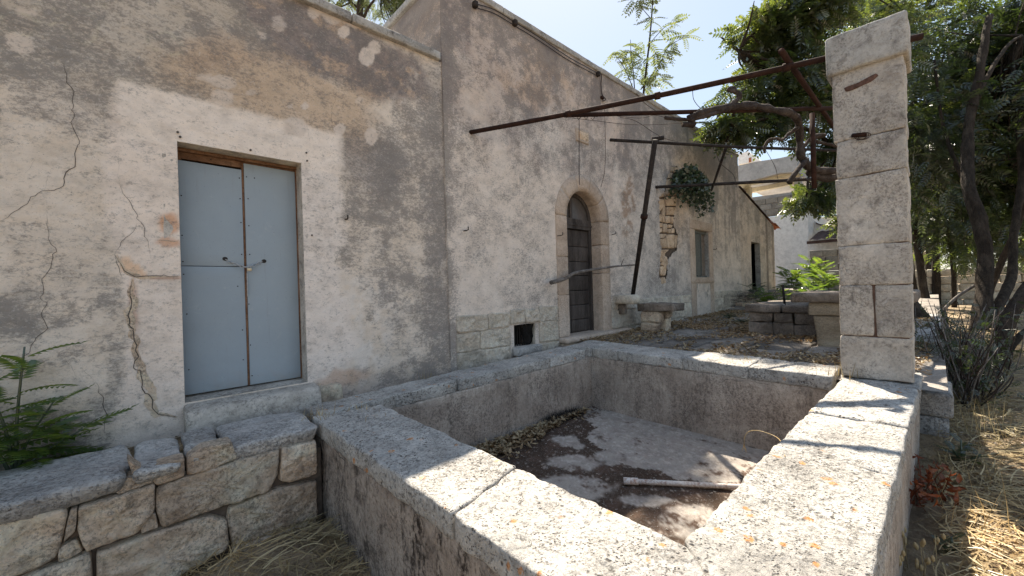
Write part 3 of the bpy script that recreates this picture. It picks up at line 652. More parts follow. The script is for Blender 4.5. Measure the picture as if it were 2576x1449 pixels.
for px, py in ((566, 651), (664, 657)):
    x, z = YP(px, py, DY); V, F = tubeVF([(x, DY+.001, z), (x, DY-.004, z)], .02, 12); V[:, 2] = z+(V[:, 2]-z)*.9; mk('chain_hole', V, F, MAT['interior'], DOOR, False)  # dark disc on the sheet paints in the shade of the hole
c = C8(DX0-.01, DX1+.06, D-.24, D+.3, .62, .93); c[4] = (DX0-.02, D-.22, .87); c[5] = (DX1+.08, D-.17, .87)
block('door_sill', c, MAT['pillar'], WING, r=.03, amp=.01, cell=.05)
block('sill_end', C8(DX1+.085, DX1+.3, D-.1, D+.1, .6, .85), MAT['pinkrock'], WING, r=.03, amp=.02, cell=.05)

def link_VF(p, axis, side, L=.034, W=.011, r=.0028):
    p = np.array(p); ax = np.array(axis, float); ax /= np.linalg.norm(ax); sd = np.array(side, float); sd -= ax*sd.dot(ax); sd /= np.linalg.norm(sd)
    pts = []
    for k in range(12):
        a = 2*math.pi*k/12; pts.append(p+ax*(math.cos(a)*W+math.copysign(L/2-W, math.cos(a)) if abs(math.cos(a)) > .01 else 0)*1+sd*math.sin(a)*W)
    return tubeVF(pts, r, 6, True)
h1 = YP(566, 652, DY-.012); h2 = YP(664, 657, DY-.012); hm = YP(620, 672, DY-.03)
CH = thing('chain', 'bright steel chain drawn through two holes of the blue-grey double door', 'chain', (h1[0], DY-.012, h1[1]))
P3 = smooth_path([(h1[0], DY+.01, h1[1]), ((h1[0]*1.1+hm[0]*.9)/2, DY-.02, (h1[1]+hm[1])/2-.006), (hm[0], DY-.03, hm[1]), ((h2[0]+hm[0])/2, DY-.02, (h2[1]+hm[1])/2-.005), (h2[0], DY+.01, h2[1])], 30)
def chain_links(P3, step=.026):
    s = np.concatenate([[0], np.cumsum(np.linalg.norm(np.diff(P3, axis=0), axis=1))]); k = 0
    for d in np.arange(step/2, s[-1], step):
        p = np.array([np.interp(d, s, P3[:, i]) for i in range(3)]); q = np.array([np.interp(min(d+.004, s[-1]), s, P3[:, i]) for i in range(3)]); q0 = np.array([np.interp(d-.004, s, P3[:, i]) for i in range(3)])
        V, F = link_VF(p, q-q0, (0, .5, 1) if k % 2 else (.2, 1, -.3)); mk('link', V, F, MAT['steel'], CH, True); k += 1
chain_links(P3)
e1 = YP(623, 748, DY-.02); chain_links(np.array([(hm[0]+.004, DY-.024, hm[1]-.06), (e1[0], DY-.018, e1[1])]))
lk = YP(627, 676, DY-.04)
PAD = thing('padlock', 'small brass padlock hanging on the chain of the blue-grey door', 'padlock', (lk[0], DY-.04, lk[1]))
block('body', C8(lk[0]-.019, lk[0]+.019, DY-.052, DY-.036, lk[1]-.022, lk[1]+.008), MAT['brass'], PAD, r=.004, amp=0, cell=.01)
mk('shackle', *tubeVF([(lk[0]+math.cos(a)*.012, DY-.044, lk[1]+.006+math.sin(a)*.02) for a in np.linspace(0, math.pi, 9)], .003, 6), MAT['steel'], PAD)

# ------------------------------------------------------------------ arched doorway of the farmhouse
AY0 = D-.035
def arcstone(a0, a1, r0, r1, mat=MAT['tuff']):
    n = 8; V = []; F = []
    c = []
    for (a, r) in ((a0, r0), (a0, r1), (a1, r1), (a1, r0)): pass
    P, Fx = lattice(3, 3, n); s, t, w = P[:, 0], P[:, 1], P[:, 2]
    a = a0+(a1-a0)*(w*.996+.002); r = r0+(r1-r0)*s
    V = np.stack([AXc+np.cos(a)*r, AY0+(D+.28-AY0)*t, AZs+np.sin(a)*r], 1)
    q = V*8; V = V+.012*np.stack([fbm(q[:,0]+9*i, q[:,1], q[:,2], 3)-.5 for i in range(3)], 1)
    return mk('arch_stone', V, Fx, mat, HOUSE, True)
OR = AR+.27
for k in range(5): arcstone(math.pi*k/5, math.pi*(k+1)/5, AR, OR)
for (x0, x1, zz) in ((AXc-OR, AXc-AR, [.93, 1.62, 2.25, 2.93]), (AXc+AR, AXc+OR, [.86, 1.98, 2.5, 2.93])):
    for z0, z1 in zip(zz, zz[1:]): block('jamb_stone', C8(x0, x1, AY0, D+.28, z0+.004, z1-.004), MAT['tuff'], HOUSE, r=.01, amp=.005, cell=.07)
block('threshold', C8(4.9, 6.9, D-.2, D+.3, .845, .93), MAT['tuff'], HOUSE, r=.03, amp=.006, cell=.05); block('threshold_base', C8(4.95, 6.75, D-.14, D+.3, .6, .84), MAT['pinkrock'], HOUSE, r=.02, amp=.012, cell=.07)
AD = mk('arched_door', *joinVF([boxVF(C8(AXc-AR, AXc-AR+.05, D+.2, D+.28, .93, AZs-.02)), boxVF(C8(AXc+AR-.06, AXc+AR, D+.18, D+.28, .93, AZs-.02)), boxVF(C8(AXc-AR, AXc+AR, D+.17, D+.28, 2.78, 2.9)), boxVF(C8(AXc-AR, AXc+AR, D+.16, D+.19, 2.84, 2.87))]), MAT['oldwood'], HOUSE, False, label='old plank door of weathered black-grey wood under a fanlight')
zz = [.94, 1.16, 1.42, 1.68, 1.95, 2.2, 2.47, 2.77]; xm = AXc-AR+.05+.3
for z0, z1 in zip(zz, zz[1:]):
    for x0, x1 in ((AXc-AR+.05, xm), (xm, AXc+AR-.06)):
        block('board', C8(x0+.003, x1-.003, D+.215+random.random()*.006, D+.26, z0+.004, z1-.004), MAT['oldwood'], AD, r=.008, amp=.005, cell=.05)
fl = []
for k in range(10):
    a0, a1 = math.pi*k/10, math.pi*(k+1)/10; f = lambda a, r, y: (AXc+math.cos(a)*r, y, AZs+math.sin(a)*r)
    c = [f(a0, AR-.06, D+.18), f(a0, AR+.01, D+.18), f(a0, AR+.01, D+.24), f(a0, AR-.06, D+.24), f(a1, AR-.06, D+.18), f(a1, AR+.01, D+.18), f(a1, AR+.01, D+.24), f(a1, AR-.06, D+.24)]; fl.append(boxVF(c))
fl += [boxVF(C8(AXc-.13, AXc-.07, D+.175, D+.235, 2.9, AZs+AR-.04)), boxVF(C8(AXc-AR, AXc+AR, D+.178, D+.238, 2.9, 2.96))]
FLT = mk('fanlight_frame', *joinVF(fl), MAT['oldwood'], AD, False)
gv = [(AXc, D+.21, 2.93)]+[(AXc+math.cos(a)*AR*.97, D+.21, AZs+math.sin(a)*AR*.97) for a in np.linspace(0, math.pi, 17)]
mk('fanlight_pane', gv, [(0, k, k+1) for k in range(1, 17)], MAT['glass'], AD, False)
# memorial plaque over the arch
pq = [YP(*p) for p in ((1446, 321), (1478, 333), (1478, 374), (1446, 361))]
x0, x1, z0, z1 = pq[0][0], pq[1][0], pq[2][1]+.0, pq[0][1]
block('plaque', C8(x0, x1, D-.04, D+.02, z0+.06, z1), MAT['tuff'], HOUSE, r=.02, amp=.004, cell=.04)
block('plaque_field', C8(x0+.035, x1-.035, D-.045, D, z0+.1, z1-.04), MAT['expose'], HOUSE, r=.01, amp=.004, cell=.05)

# vent opening with a dark iron grate
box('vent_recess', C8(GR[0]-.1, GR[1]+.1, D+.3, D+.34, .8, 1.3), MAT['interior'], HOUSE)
for c in (C8(GR[1], GR[1]+.08, D-.005, D+.3, .88, 1.24), C8(GR[0]-.08, GR[0], D-.005, D+.3, .88, 1.24), C8(GR[0]-.08, GR[1]+.08, D-.004, D+.3, 1.222, 1.3)): block('vent_reveal', c, MAT['plinth'], HOUSE, r=.01, amp=.006, cell=.06)
GT = mk('vent_grate', *joinVF([boxVF(C8(GR[0]+.02+k*.05, GR[0]+.03+k*.05, D+.05, D+.06, .9, 1.22)) for k in range(8)]), MAT['iron'], HOUSE, False)
mk('vent_cloth', *(lambda P, F: (np.array([(GR[0]+.22+.2*s+.03*math.sin(w*7), D+.03+.03*math.sin(s*8+w*4), .91+.3*w) for s, t, w in P]), F))(*lattice(8, 1, 8)), MAT['interior'], HOUSE)
block('vent_sill', C8(GR[0]-.05, GR[1]+.05, D-.12, D+.2, .78, .895), MAT['caprock'], HOUSE, r=.02, amp=.01, cell=.05)

# plinth of rough ashlars along the foot of the wall
wf = wallframe(D-.03)
def ashlar(x0, x1, z0, z1, s0=None, bulge=.016):
    j = lambda: random.uniform(-.012, .012)
    polystone('plinth_stone', [(x0+j(), z0+j()), (x1+j(), z0+j()), (x1+j(), z1+j()), (x0+j(), z1+j())], wf, MAT['plinth'], HOUSE, depth=.05, bulge=bulge, joint=.004, step=.035, rough=.03, seed=random.random()*60, inset=.1)
for (xa, xb, rows) in ((2.93, 3.86, [(.62, .95), (.95, 1.2), (1.2, 1.42)]), (4.46, AXc-OR-.01, [(.62, .9), (.9, 1.22), (1.22, 1.46)]), (AXc+OR+.01, 9.98, [(.75, .93), (.93, 1.27), (1.27, 1.46)]), (11.6, 13.8, [(.85, 1.02), (1.02, 1.32), (1.32, 1.5)])):
    for z0, z1 in rows:
        x = xa
        while x < xb-.02:
            w = random.uniform(.3, .62) if xa < 5 else random.uniform(.35, .8)
            if xb-x-w < .2: w = xb-x
            ashlar(x, x+w, z0, z1); x += w
for x0, x1 in ((3.86, 4.16), (4.16, 4.46)): ashlar(x0, x1, 1.24, 1.44)
for x0, x1 in ((3.5, 3.86), ): pass

# ------------------------------------------------------------------ window
wy = D-.03
for c in (C8(10.07, 10.36, wy, D+.3, 1.86, 3.12), C8(11.28, 11.53, wy, D+.3, 1.86, 3.12), C8(10.07, 11.53, wy-.003, D+.3, 3.125, 3.36), C8(10.07, 11.53, wy-.01, D+.3, 1.74, 1.89), C8(10.07, 10.36, wy, D+.05, .88, 1.735), C8(11.28, 11.53, wy, D+.05, .88, 1.735)):
    block('window_stone', c, MAT['tuff'], HOUSE, r=.012, amp=.005, cell=.08)
block('window_apron', C8(10.365, 11.275, wy+.02, D+.05, .88, 1.735), MAT['pillar'], HOUSE, r=.01, amp=.008, cell=.07)
WN = mk('window', *joinVF([boxVF(C8(10.36, 10.55, D+.06, D+.11, 1.9, 3.1)), boxVF(C8(10.36, 11.28, D+.058, D+.112, 3.05, 3.12)), boxVF(C8(10.36, 11.28, D+.057, D+.113, 1.89, 1.93)), boxVF(C8(10.9, 10.95, D+.05, D+.11, 1.93, 3.05))]), MAT['greyframe'], HOUSE, False, label='narrow window with a faded grey casement, its right leaf open')
mk('shutter', *joinVF([boxVF(C8(10.555, 10.895, D+.07, D+.1, 1.94, 3.04)), boxVF(C8(10.6, 10.85, D+.063, D+.075, 2.5, 2.95)), boxVF(C8(10.6, 10.85, D+.063, D+.075, 2.0, 2.42))]), MAT['greyframe'], WN, False)
box('reveal', C8(11.265, 11.28, D+.0, D+.1, 1.9, 3.1), MAT['coping'], WN)

# ------------------------------------------------------------------ stones laid bare where the plaster fell
box('plaster_bed', C8(min(p[0] for p in FX)-.2, max(p[0] for p in FX)+.15, D+.03, D+.05, min(p[1] for p in FX)-.1, max(p[1] for p in FX)+.1), MAT['mortar'], HOUSE)
wf2 = wallframe(D+.0)
def zp(pts): return [YP(1603.7+a*.217, 377.3+b*.217) for a, b in pts]
expo = [[(370,190),(425,195),(420,260),(360,255)],[(428,195),(492,205),(488,290),(425,265)],[(350,260),(410,262),(408,330),(345,330)],[(412,270),(486,292),(478,345),(412,335)],
 [(300,340),(400,335),(395,420),(295,420)],[(400,340),(490,350),(486,430),(400,425)],[(245,500),(330,480),(330,540),(245,560)],[(335,440),(480,440),(470,530),(335,530)],
 [(245,560),(315,570),(315,640),(245,735)],[(320,540),(470,535),(465,650),(330,650)],[(248,740),(285,740),(280,835),(248,835)],[(290,600),(320,600),(318,845),(288,840)],[(335,655),(440,660),(430,760),(335,755)],
 [(325,760),(385,760),(382,850),(325,850)],[(388,765),(425,770),(408,860),(385,858)],[(248,845),(300,845),(298,900),(250,900)],[(250,900),(285,900),(283,960),(250,960)],[(300,850),(345,850),(345,960),(288,960)],[(348,860),(410,865),(400,905),(348,905)],
 [(350,910),(388,910),(388,970),(352,970)],[(392,905),(425,900),(430,965),(392,970)],[(250,968),(338,970),(338,1145),(255,1140)],[(342,975),(430,975),(425,1145),(345,1145)],[(432,985),(465,985),(448,1145),(430,1145)],
 [(260,1150),(370,1152),(320,1180),(315,1300),(258,1300)],[(262,1305),(300,1305),(305,1345),(262,1340)],[(300,1300),(335,1310),(330,1400),(300,1390)],[(260,1350),(300,1355),(300,1450),(260,1450)]]
for i, p in enumerate(expo):
    polystone('stone', zp(p), wf2, MAT['redbrick'] if (i in (0, 1) and 'redbrick' in MAT) else MAT['expose'], HOUSE, depth=.03, bulge=.012, joint=.008, step=.06, rough=.008, seed=i*2.3, inset=.15)
for i, p in enumerate([[(1660, 698), (1672, 696), (1676, 712), (1662, 716)], [(1664, 640), (1678, 645), (1680, 668), (1666, 668)], [(1660, 669), (1678, 670), (1674, 694), (1662, 694)]]):
    polystone('stone', [YP(*q) for q in p], wf2, MAT['expose'], HOUSE, depth=.03, bulge=.012, joint=.008, step=.06, rough=.008, seed=60+i, inset=.15)

# ------------------------------------------------------------------ cracks: thin dark ribbons laid on the plaster
def crackVF(pts, w, Y, seed=0, fr=lambda px, py, Y: YP(px, py, Y)):
    P = np.array([fr(px, py, Y) for px, py in pts]); out = []
    for a, b in zip(P[:-1], P[1:]):
        n = max(2, int(np.linalg.norm(b-a)/.022))
        for k in range(n): out.append(a+(b-a)*k/n)
    out.append(P[-1]); o = np.array(out); n = len(o)
    j = np.stack([fbm(o[:,0]*12+seed, o[:,1]*12, seed, 3, .6)-.5, fbm(o[:,0]*12+seed+9, o[:,1]*12, seed+4, 3, .6)-.5], 1)*.09
    tp = np.minimum(1, np.minimum(np.arange(n), np.arange(n)[::-1])/6)
    o = o+j*np.minimum(1, tp)[:, None]; tg = np.gradient(o, axis=0); tg /= np.linalg.norm(tg, axis=1, keepdims=True); nr = np.stack([-tg[:,1], tg[:,0]], 1)
    ww = .3*w*(.25+1.2*fbm(o[:,0]*9+seed, o[:,1]*9, 77+seed, 3))*(.15+.85*tp)/2
    V = []
    for p, q, s in zip(o, nr, ww): V += [(p[0]+q[0]*s, p[1]+q[1]*s), (p[0]-q[0]*s, p[1]-q[1]*s)]
    F = [(2*i, 2*i+1, 2*i+3, 2*i+2) for i in range(n-1)]
    return np.array(V), F
def surf_y(x, z, Y, amp=.02): return Y-(amp*(fbm(x*.9, z*.9, 1.5, 4)-.5)+amp*.5*(fbm(x*6, z*6, 9, 4)-.5))
def cracks(lst, Y, parent):
    parts = []
    for i, (pts, w) in enumerate(lst):
        V, F = crackVF(pts, w, Y, i*3.1); yy = surf_y(V[:, 0], V[:, 1], Y)-.0035; parts.append((np.stack([V[:, 0], yy, V[:, 1]], 1), F))
    mk('cracks', *joinVF(parts), MAT['crack'], parent, True, kind='stuff')
cracks([([(0, 558), (62, 522), (110, 484), (165, 470), (182, 420), (190, 350), (178, 300), (175, 230), (160, 160)], .014), ([(62, 522), (25, 520), (0, 523)], .008), ([(110, 484), (128, 430)], .006),
        ([(300, 460), (318, 500), (345, 545), (365, 590), (377, 640)], .01), ([(345, 560), (330, 590), (300, 608), (288, 640)], .014), ([(288, 640), (310, 680), (345, 695), (448, 695)], .02), ([(288, 640), (308, 700)], .022),
        ([(330, 700), (328, 750), (322, 800), (335, 850), (345, 920), (370, 990), (395, 1040), (440, 1050)], .022), ([(0, 940), (55, 898), (110, 840), (120, 812), (96, 745), (125, 690), (140, 635), (120, 580), (118, 540)], .011),
        ([(240, 960), (262, 1010), (268, 1035), (262, 1090)], .012), ([(200, 920), (240, 960)], .005), ([(395, 604), (448, 607)], .01), ([(297, 430), (300, 380)], .006), ([(60, 440), (90, 400)], .006),
        ([(150, 880), (190, 945), (200, 950)], .004), ([(770, 300), (780, 380)], .003), ([(1092, 190), (1118, 310), (1112, 360)], .007), ([(845, 190), (840, 260), (830, 330)], .004), ([(770, 622), (790, 625)], .006), ([(800, 968), (810, 1000)], .014)], D, WING)
cracks([([(1165, 65), (1200, 105), (1235, 130)], .008), ([(1290, 70), (1298, 140)], .006), ([(1655, 600), (1657, 690), (1652, 740)], .02), ([(1700, 420), (1712, 440), (1708, 470)], .025), ([(1822, 380), (1855, 470), (1857, 640)], .02), ([(1350, 770), (1350, 800)], .005),
        ([(1640, 400), (1650, 470), (1655, 560)], .012), ([(1500, 480), (1512, 520)], .004)], D-.012, HOUSE)

# plaster broken away in a ragged band along the worst crack, showing warm stone
parts = []
for i, (pts, w) in enumerate([([(288, 640), (310, 680), (345, 695), (400, 694)], .06), ([(330, 700), (328, 750), (322, 800), (335, 850), (345, 920), (370, 990), (395, 1040), (440, 1050)], .085), ([(400, 696), (448, 695)], .03), ([(395, 604), (448, 607)], .03), ([(800, 962), (812, 1004)], .09)]):
    V, F = crackVF(pts, w*2.2, D, 50+i*3.1); V[:, 0] += .012+.02*(fbm(V[:, 0]*30, V[:, 1]*30, 3, 3)-.5); yy = surf_y(V[:, 0], V[:, 1], D)-.002; mk('bare_stone', np.stack([V[:, 0], yy, V[:, 1]], 1), F, MAT['pinkrock'], WING, True)
# hooks and roof-edge cable
def hook(px, py, s=.1, up=.045, parent=HOUSE):
    x, z = YP(px, py)
    mk('hook', *tubeVF([(x, D, z), (x+.01, D-s*.7, z), (x+.01, D-s, z+.004), (x+.01, D-s, z+up)], .0075, 6), MAT['iron'], parent)
for a in ((1165, 581), (1398, 594, .14), (1537, 590), (1660, 600, .12), (1793, 628)): hook(*a)
hook(868, 552, .05, .04, WING)
for px, py in ((453, 345), (630, 378), (447, 333), (770, 385), (772, 405), (784, 592), (1460, 440)):
    x, z = YP(px, py); mk('nail_hole', *tubeVF([(x, D+.01, z), (x, D-.014, z)], .009, 7), MAT['crack'], WING if px < 1000 else HOUSE, False)
cp = [YP(px, py) for px, py in ((1190, 12), (1240, 28), (1290, 58), (1350, 95), (1420, 142), (1470, 170), (1500, 186))]
CAB = thing('cable', 'old twin cable sagging along the wall under the farmhouse roof edge', 'cable', (cp[0][0], D-.04, cp[0][1]))
mk('wire', *tubeVF([(x, D-.035, z) for x, z in smooth_path(cp, 6)], .006, 6), MAT['wire'], CAB)
mk('wire', *tubeVF([(x, D-.03, z-.05) for x, z in smooth_path(cp, 6)], .006, 6), MAT['wire'], CAB)
dp = [YP(px, py) for px, py in ((1500, 186), (1509, 190), (1508, 215), (1511, 240), (1520, 252), (1512, 256))]
mk('drop_wire', *tubeVF([(x, D-.035, z) for x, z in smooth_path(dp, 6)], .009, 6), MAT['wire'], CAB)
for q in (0, 2, 6): block('insulator', C8(cp[q][0]-.03, cp[q][0]+.03, D-.08, D-.01, cp[q][1]-.06, cp[q][1]+.02), MAT['iron'], CAB, r=.01, amp=.004, cell=.02)
block('junction_box', C8(dp[3][0]-.03, dp[3][0]+.05, D-.05, D, dp[4][1]-.02, dp[4][1]+.03), MAT['rust'], CAB, r=.01, amp=.004, cell=.02)
def wire(name, P, lab, r=.004, cat='wire', mat='wire', group=None):
    return tube(name, smooth_path(P, 8), r, MAT[mat], seg=5, label=lab, cat=cat, group=group)
wp = [(YP(px, py, D-.5)) for px, py in ((1457, 296), (1457, 420), (1458, 465))]
wire('hanging_wire', [(x, D-.5, z) for x, z in wp], 'thin dark wire hanging in front of the arch with a hooked end', .006)
wp = [(YP(px, py, D-.06)) for px, py in ((1521, 262), (1523, 370), (1521, 430), (1512, 470))]
wire('loose_wire', [(x, D-.06, z) for x, z in wp], 'loose wire dangling down the plaster right of the arch', .005)

# ================================================================== TROUGH
TR = thing('stone_trough', 'large rectangular masonry trough with broad limestone rims in front of the farmhouse', 'trough', (3, 2, 0))
def rim(corners, th=.13, amp=.016, r=.014, name='rim_stone', cell=.028, gap=.0025, mat=None, label=None):
    # corners: four (x, y) going round; top follows the rim slope
    c = np.array(corners, float); m = c.mean(0); dz = random.uniform(-.006, .006)
    c = c+(m-c)/np.linalg.norm(m-c, axis=1, keepdims=True)*gap
    c8 = [(x, y, zr(x)-th) for x, y in c]+[(x, y, zr(x)+dz) for x, y in c]
    return block(name, c8, mat or MAT['rim'], TR, r=r, amp=amp, cell=cell, freq=9, label=label)
# near rim (with the sunlit corner) and right rim
rim([(1.01, .17), (1.49, .66), (1.5, 1.60), (1.0, 1.50)], label='sunlit rim stone with orange lichen spots')
rim([(1.0, 1.51), (1.5, 1.61), (1.53, 3.36), (1.0, 3.5)], label='rim stone half in the shade of the house')
rim([(1.02, .17), (2.62, .15), (2.66, .66), (1.5, .68)])
rim([(2.63, .145), (3.42, .135), (3.4, .635), (2.67, .66)]); rim([(3.43, .135), (4.5, .11), (4.57, .59), (3.41, .635)])
rim([(4.51, .105), (5.15, .1), (5.13, .66), (4.57, .60)])
# back rim
for y0, y1, d0, d1 in ((.665, 1.36, 0, .01), (1.36, 2.06, .01, .0), (2.06, 2.95, .0, .02), (2.95, 3.37, .02, .0)):
    f = lambda y: 4.575+(y-.6)*.0375; g_ = lambda y: 5.09+(y-.65)*.055
    rim([(f(y0), y0), (g_(y0), y0), (g_(y1), y1), (f(y1), y1)])
rim([(4.68, 3.38), (5.24, 3.38), (5.28, 3.8), (4.55, 3.8)])
# left rim along the house
xs_ = [1.05, 1.75, 2.45, 3.15, 3.85, 4.54]
for a, b in zip(xs_, xs_[1:]):
    f = lambda x: 3.53-(x-1.65)*.05
    s = random.uniform(-.05, .05); rim([(a, f(a) if a > 1.1 else 3.52), (b+s*.3, f(b)), (b, 3.86), (a-.0, 3.88)])
def wallblk(name, c8, mat, **k): return block(name, c8, mat, TR, r=.015, amp=.010, cell=.06, freq=4, **k)
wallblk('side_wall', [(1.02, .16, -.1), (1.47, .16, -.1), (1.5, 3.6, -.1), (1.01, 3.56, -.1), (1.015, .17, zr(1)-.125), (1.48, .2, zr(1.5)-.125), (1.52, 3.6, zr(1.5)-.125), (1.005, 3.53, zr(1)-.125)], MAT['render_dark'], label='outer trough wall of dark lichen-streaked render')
wallblk('side_wall', [(1.3, 3.52, -.1), (4.7, 3.39, -.1), (4.7, 3.78, -.1), (1.3, 3.82, -.1), (1.3, 3.53, zr(1.3)-.125), (4.7, 3.385, zr(4.7)-.125), (4.7, 3.78, zr(4.7)-.125), (1.3, 3.83, zr(1.3)-.125)], MAT['render'])
wallblk('side_wall', [(4.585, .3, -.1), (5.08, .2, -.1), (5.2, 3.75, -.1), (4.69, 3.7, -.1), (4.58, .3, zr(4.6)-.125), (5.08, .2, zr(5.1)-.125), (5.2, 3.75, zr(5.1)-.125), (4.685, 3.7, zr(4.6)-.125)], MAT['render'])
wallblk('side_wall', [(1.4, .17, -.1), (5.05, .13, -.1), (5.05, .59, -.1), (1.4, .66, -.1), (1.4, .165, zr(1.4)-.125), (5.05, .12, zr(5)-.125), (5.05, .59, zr(5)-.125), (1.4, .66, zr(1.4)-.125)], MAT['render'])
def col_floor(x, y):
    px, py = PIX(x, y, np.full_like(x, .03)); n1 = fbm(x*2.2, y*2.2, 4, 6, .65); n2 = fbm(x*9, y*9, 9, 6, .75); n3 = fbm(x*26, y*26, 19, 4, .7)
    c = np.tile(lin(156, 150, 144), (len(x), 1)); c = mixc(c, sst(.5, .6, n2)*.4, lin(136, 125, 120)); c = mixc(c, sst(.58, .64, n3)*.4, lin(198, 190, 184))
    slab = inpoly(px+(n1-.5)*120+(n2-.5)*40, py+(n2-.5)*30, [(1482, 1030), (1560, 1030), (1960, 1140), (1850, 1215), (1700, 1205), (1570, 1170), (1500, 1100)]).astype(float)
    for a_, b_, ra, rb in ((1430, 1110, 55, 16), (1440, 1165, 75, 18), (1450, 1225, 95, 30), (1620, 1260, 60, 14), (1560, 1150, 60, 20), (1740, 1310, 60, 40)): slab = np.maximum(slab, E(px, py, (n1-.5)*120, (n2-.5)*30, a_, b_, ra, rb, 4, .15))
    slab *= sst(.66, .58, n2*.6+n1*.4)
    silt = np.tile(lin(70, 58, 50), (len(x), 1)); silt = mixc(silt, sst(.5, .62, n2)*.5, lin(98, 80, 70)); silt = mixc(silt, sst(.66, .69, n3)*.7, lin(160, 150, 142))
    return np.concatenate([silt+slab[:, None]*(c-silt), (.26+0*x)[:, None]], 1)
Xg, Yg = np.meshgrid(np.arange(1.35, 4.75, .022), np.arange(.55, 3.6, .022), indexing='ij'); x = Xg.ravel(); y = Yg.ravel(); n_, m_ = Xg.shape
i_ = (np.arange(n_-1)[:, None]*m_+np.arange(m_-1)[None, :]).ravel(); F = np.stack([i_, i_+m_, i_+m_+1, i_+1], 1)
mk('floor', np.stack([x, y, .03+.022*(fbm(x*3, y*3, 2, 5)-.5)+.02*sst(3.2, 3.5, y)], 1), F, MAT['floorpaint'], TR, True, cols=col_floor(x, y))
def XW(px, py, X): y, z = XP(px, py, X); return y, z
# cracks on the inner back wall and the dark outer face
def xcracks(lst, X, sgn, name='cracks'):
    parts = []
    for i, (pts, w) in enumerate(lst):
        V, F = crackVF(pts, w, X(0), 30+i*3.1, fr=lambda px, py, Y: XP(px, py, Y)); parts.append((np.stack([V[:, 0]*0+X(0)-.012+sgn*0, V[:, 0], V[:, 1]], 1), F))
    mk(name, *joinVF(parts), MAT['crack'], TR, True, kind='stuff')
xcracks([([(1745, 960), (1745, 1000), (1722, 1040), (1732, 1075)], .012), ([(1757, 945), (1800, 960), (1870, 955), (1960, 965)], .01), ([(1545, 905), (1570, 925), (1640, 915), (1705, 925)], .012)], lambda y: 4.61, 1)
xcracks([([(830, 1090), (850, 1130), (870, 1160), (868, 1200)], .03), ([(905, 1240), (910, 1300), (905, 1380)], .015)], lambda y: 1.003, 1)

PIPE0 = HP(1572, 1209, .07); PIPE1 = HP(1900, 1224, .07)
PP = thing('pipe', 'white plastic pipe flecked with rust lying on the trough floor', 'pipe', (PIPE0[0], PIPE0[1], .07))
p0 = np.array([*PIPE0, .068]); p1 = np.array([*PIPE1, .062]); dv = (p1-p0)/np.linalg.norm(p1-p0)
mk('tube', *tubeVF([p0, p0+dv*.5, p1], .021, 12), MAT['pvc'], PP); mk('collar', *tubeVF([p0-dv*.01, p0+dv*.11], .029, 12), MAT['pvc'], PP)

# dark drain opening in the far corner, shaped as a tuft of black bristles
dq = HP(1435, 1058, .05)
def bladesVF(n, base, height, w, spread, curve=.3, seg=3, rr=None):
    rr = rr or rs; V = []; F = []
    b = np.array(base); m = len(b); h = height*rr.uniform(.5, 1.1, m); az = rr.uniform(0, 2*math.pi, m); tilt = rr.uniform(.1, 1, m)*spread
    dr = np.stack([np.cos(az)*np.sin(tilt), np.sin(az)*np.sin(tilt), np.cos(tilt)], 1); side = np.stack([-np.sin(az+1), np.cos(az+1), az*0], 1)
    pts = []
    for k in range(seg+1):
        t = k/seg; p = b+dr*(h*t)[:, None]; p[:, 2] -= curve*h*t*t*np.sin(tilt); ww = (w*(1-.85*t))[:, None] if not np.isscalar(w) else w*(1-.85*t)
        pts += [p-side*ww/2, p+side*ww/2]
    V = np.stack(pts, 1).reshape(-1, 3); i = np.arange(m)[:, None]*(2*seg+2)
    F = np.concatenate([i+np.array([2*k, 2*k+1, 2*k+3, 2*k+2]) for k in range(seg)]).reshape(-1, 4)
    return V, F
bx = np.stack([rs.uniform(-.32, .32, 1500), rs.uniform(-.13, .12, 1500)], 1); a = math.radians(-2)
base = np.stack([dq[0]+bx[:, 0], 3.40+bx[:, 1]*.6-.05, np.full(1500, .03)], 1)
V, F = bladesVF(1500, base, .13, .006, .7)
BR = mk('drain_bristle_tuft', V, F, MAT['interior'], None, True, label='dark drain opening built as black bristles in the far left corner of the trough floor', cat='brush')
c0 = (dq[0], 3.37)

# ================================================================== RUBBLE WALL (left foreground)
RW = thing('rubble_wall', 'low dry stone wall of pinkish rubble with thick weathered capstones in the left foreground', 'wall', (-.5, 3.4, 0))
block('core', C8(-6, 1.0, 3.27, 3.78, -.1, .58), MAT['mortar'], RW, r=.02, amp=.01, cell=.2)
Yf = 3.2
z2 = lambda a, b: YP(a*.5659, b*.5659+628.9, Yf)
cx = [-3.2, -2.3, -1.4, z2(575, 950)[0], z2(822, 900)[0], z2(1010, 850)[0], .995]
ths = [.14, .14, .13, .1, .085, .13]
for i, (a, b) in enumerate(zip(cx, cx[1:])):
    y0 = Yf-.02+random.uniform(-.03, .02); c = C8(a+.008, b-.008, y0, 3.86, .76-ths[i], .762+random.uniform(-.008, .006))
    c[1] = (b-.03, y0+.06, c[1][2]+.02); c[0] = (a+.03, y0+.04, c[0][2])
    block('capstone', c, MAT['caprock'], RW, r=.035, amp=.03, cell=.04, freq=4.5)
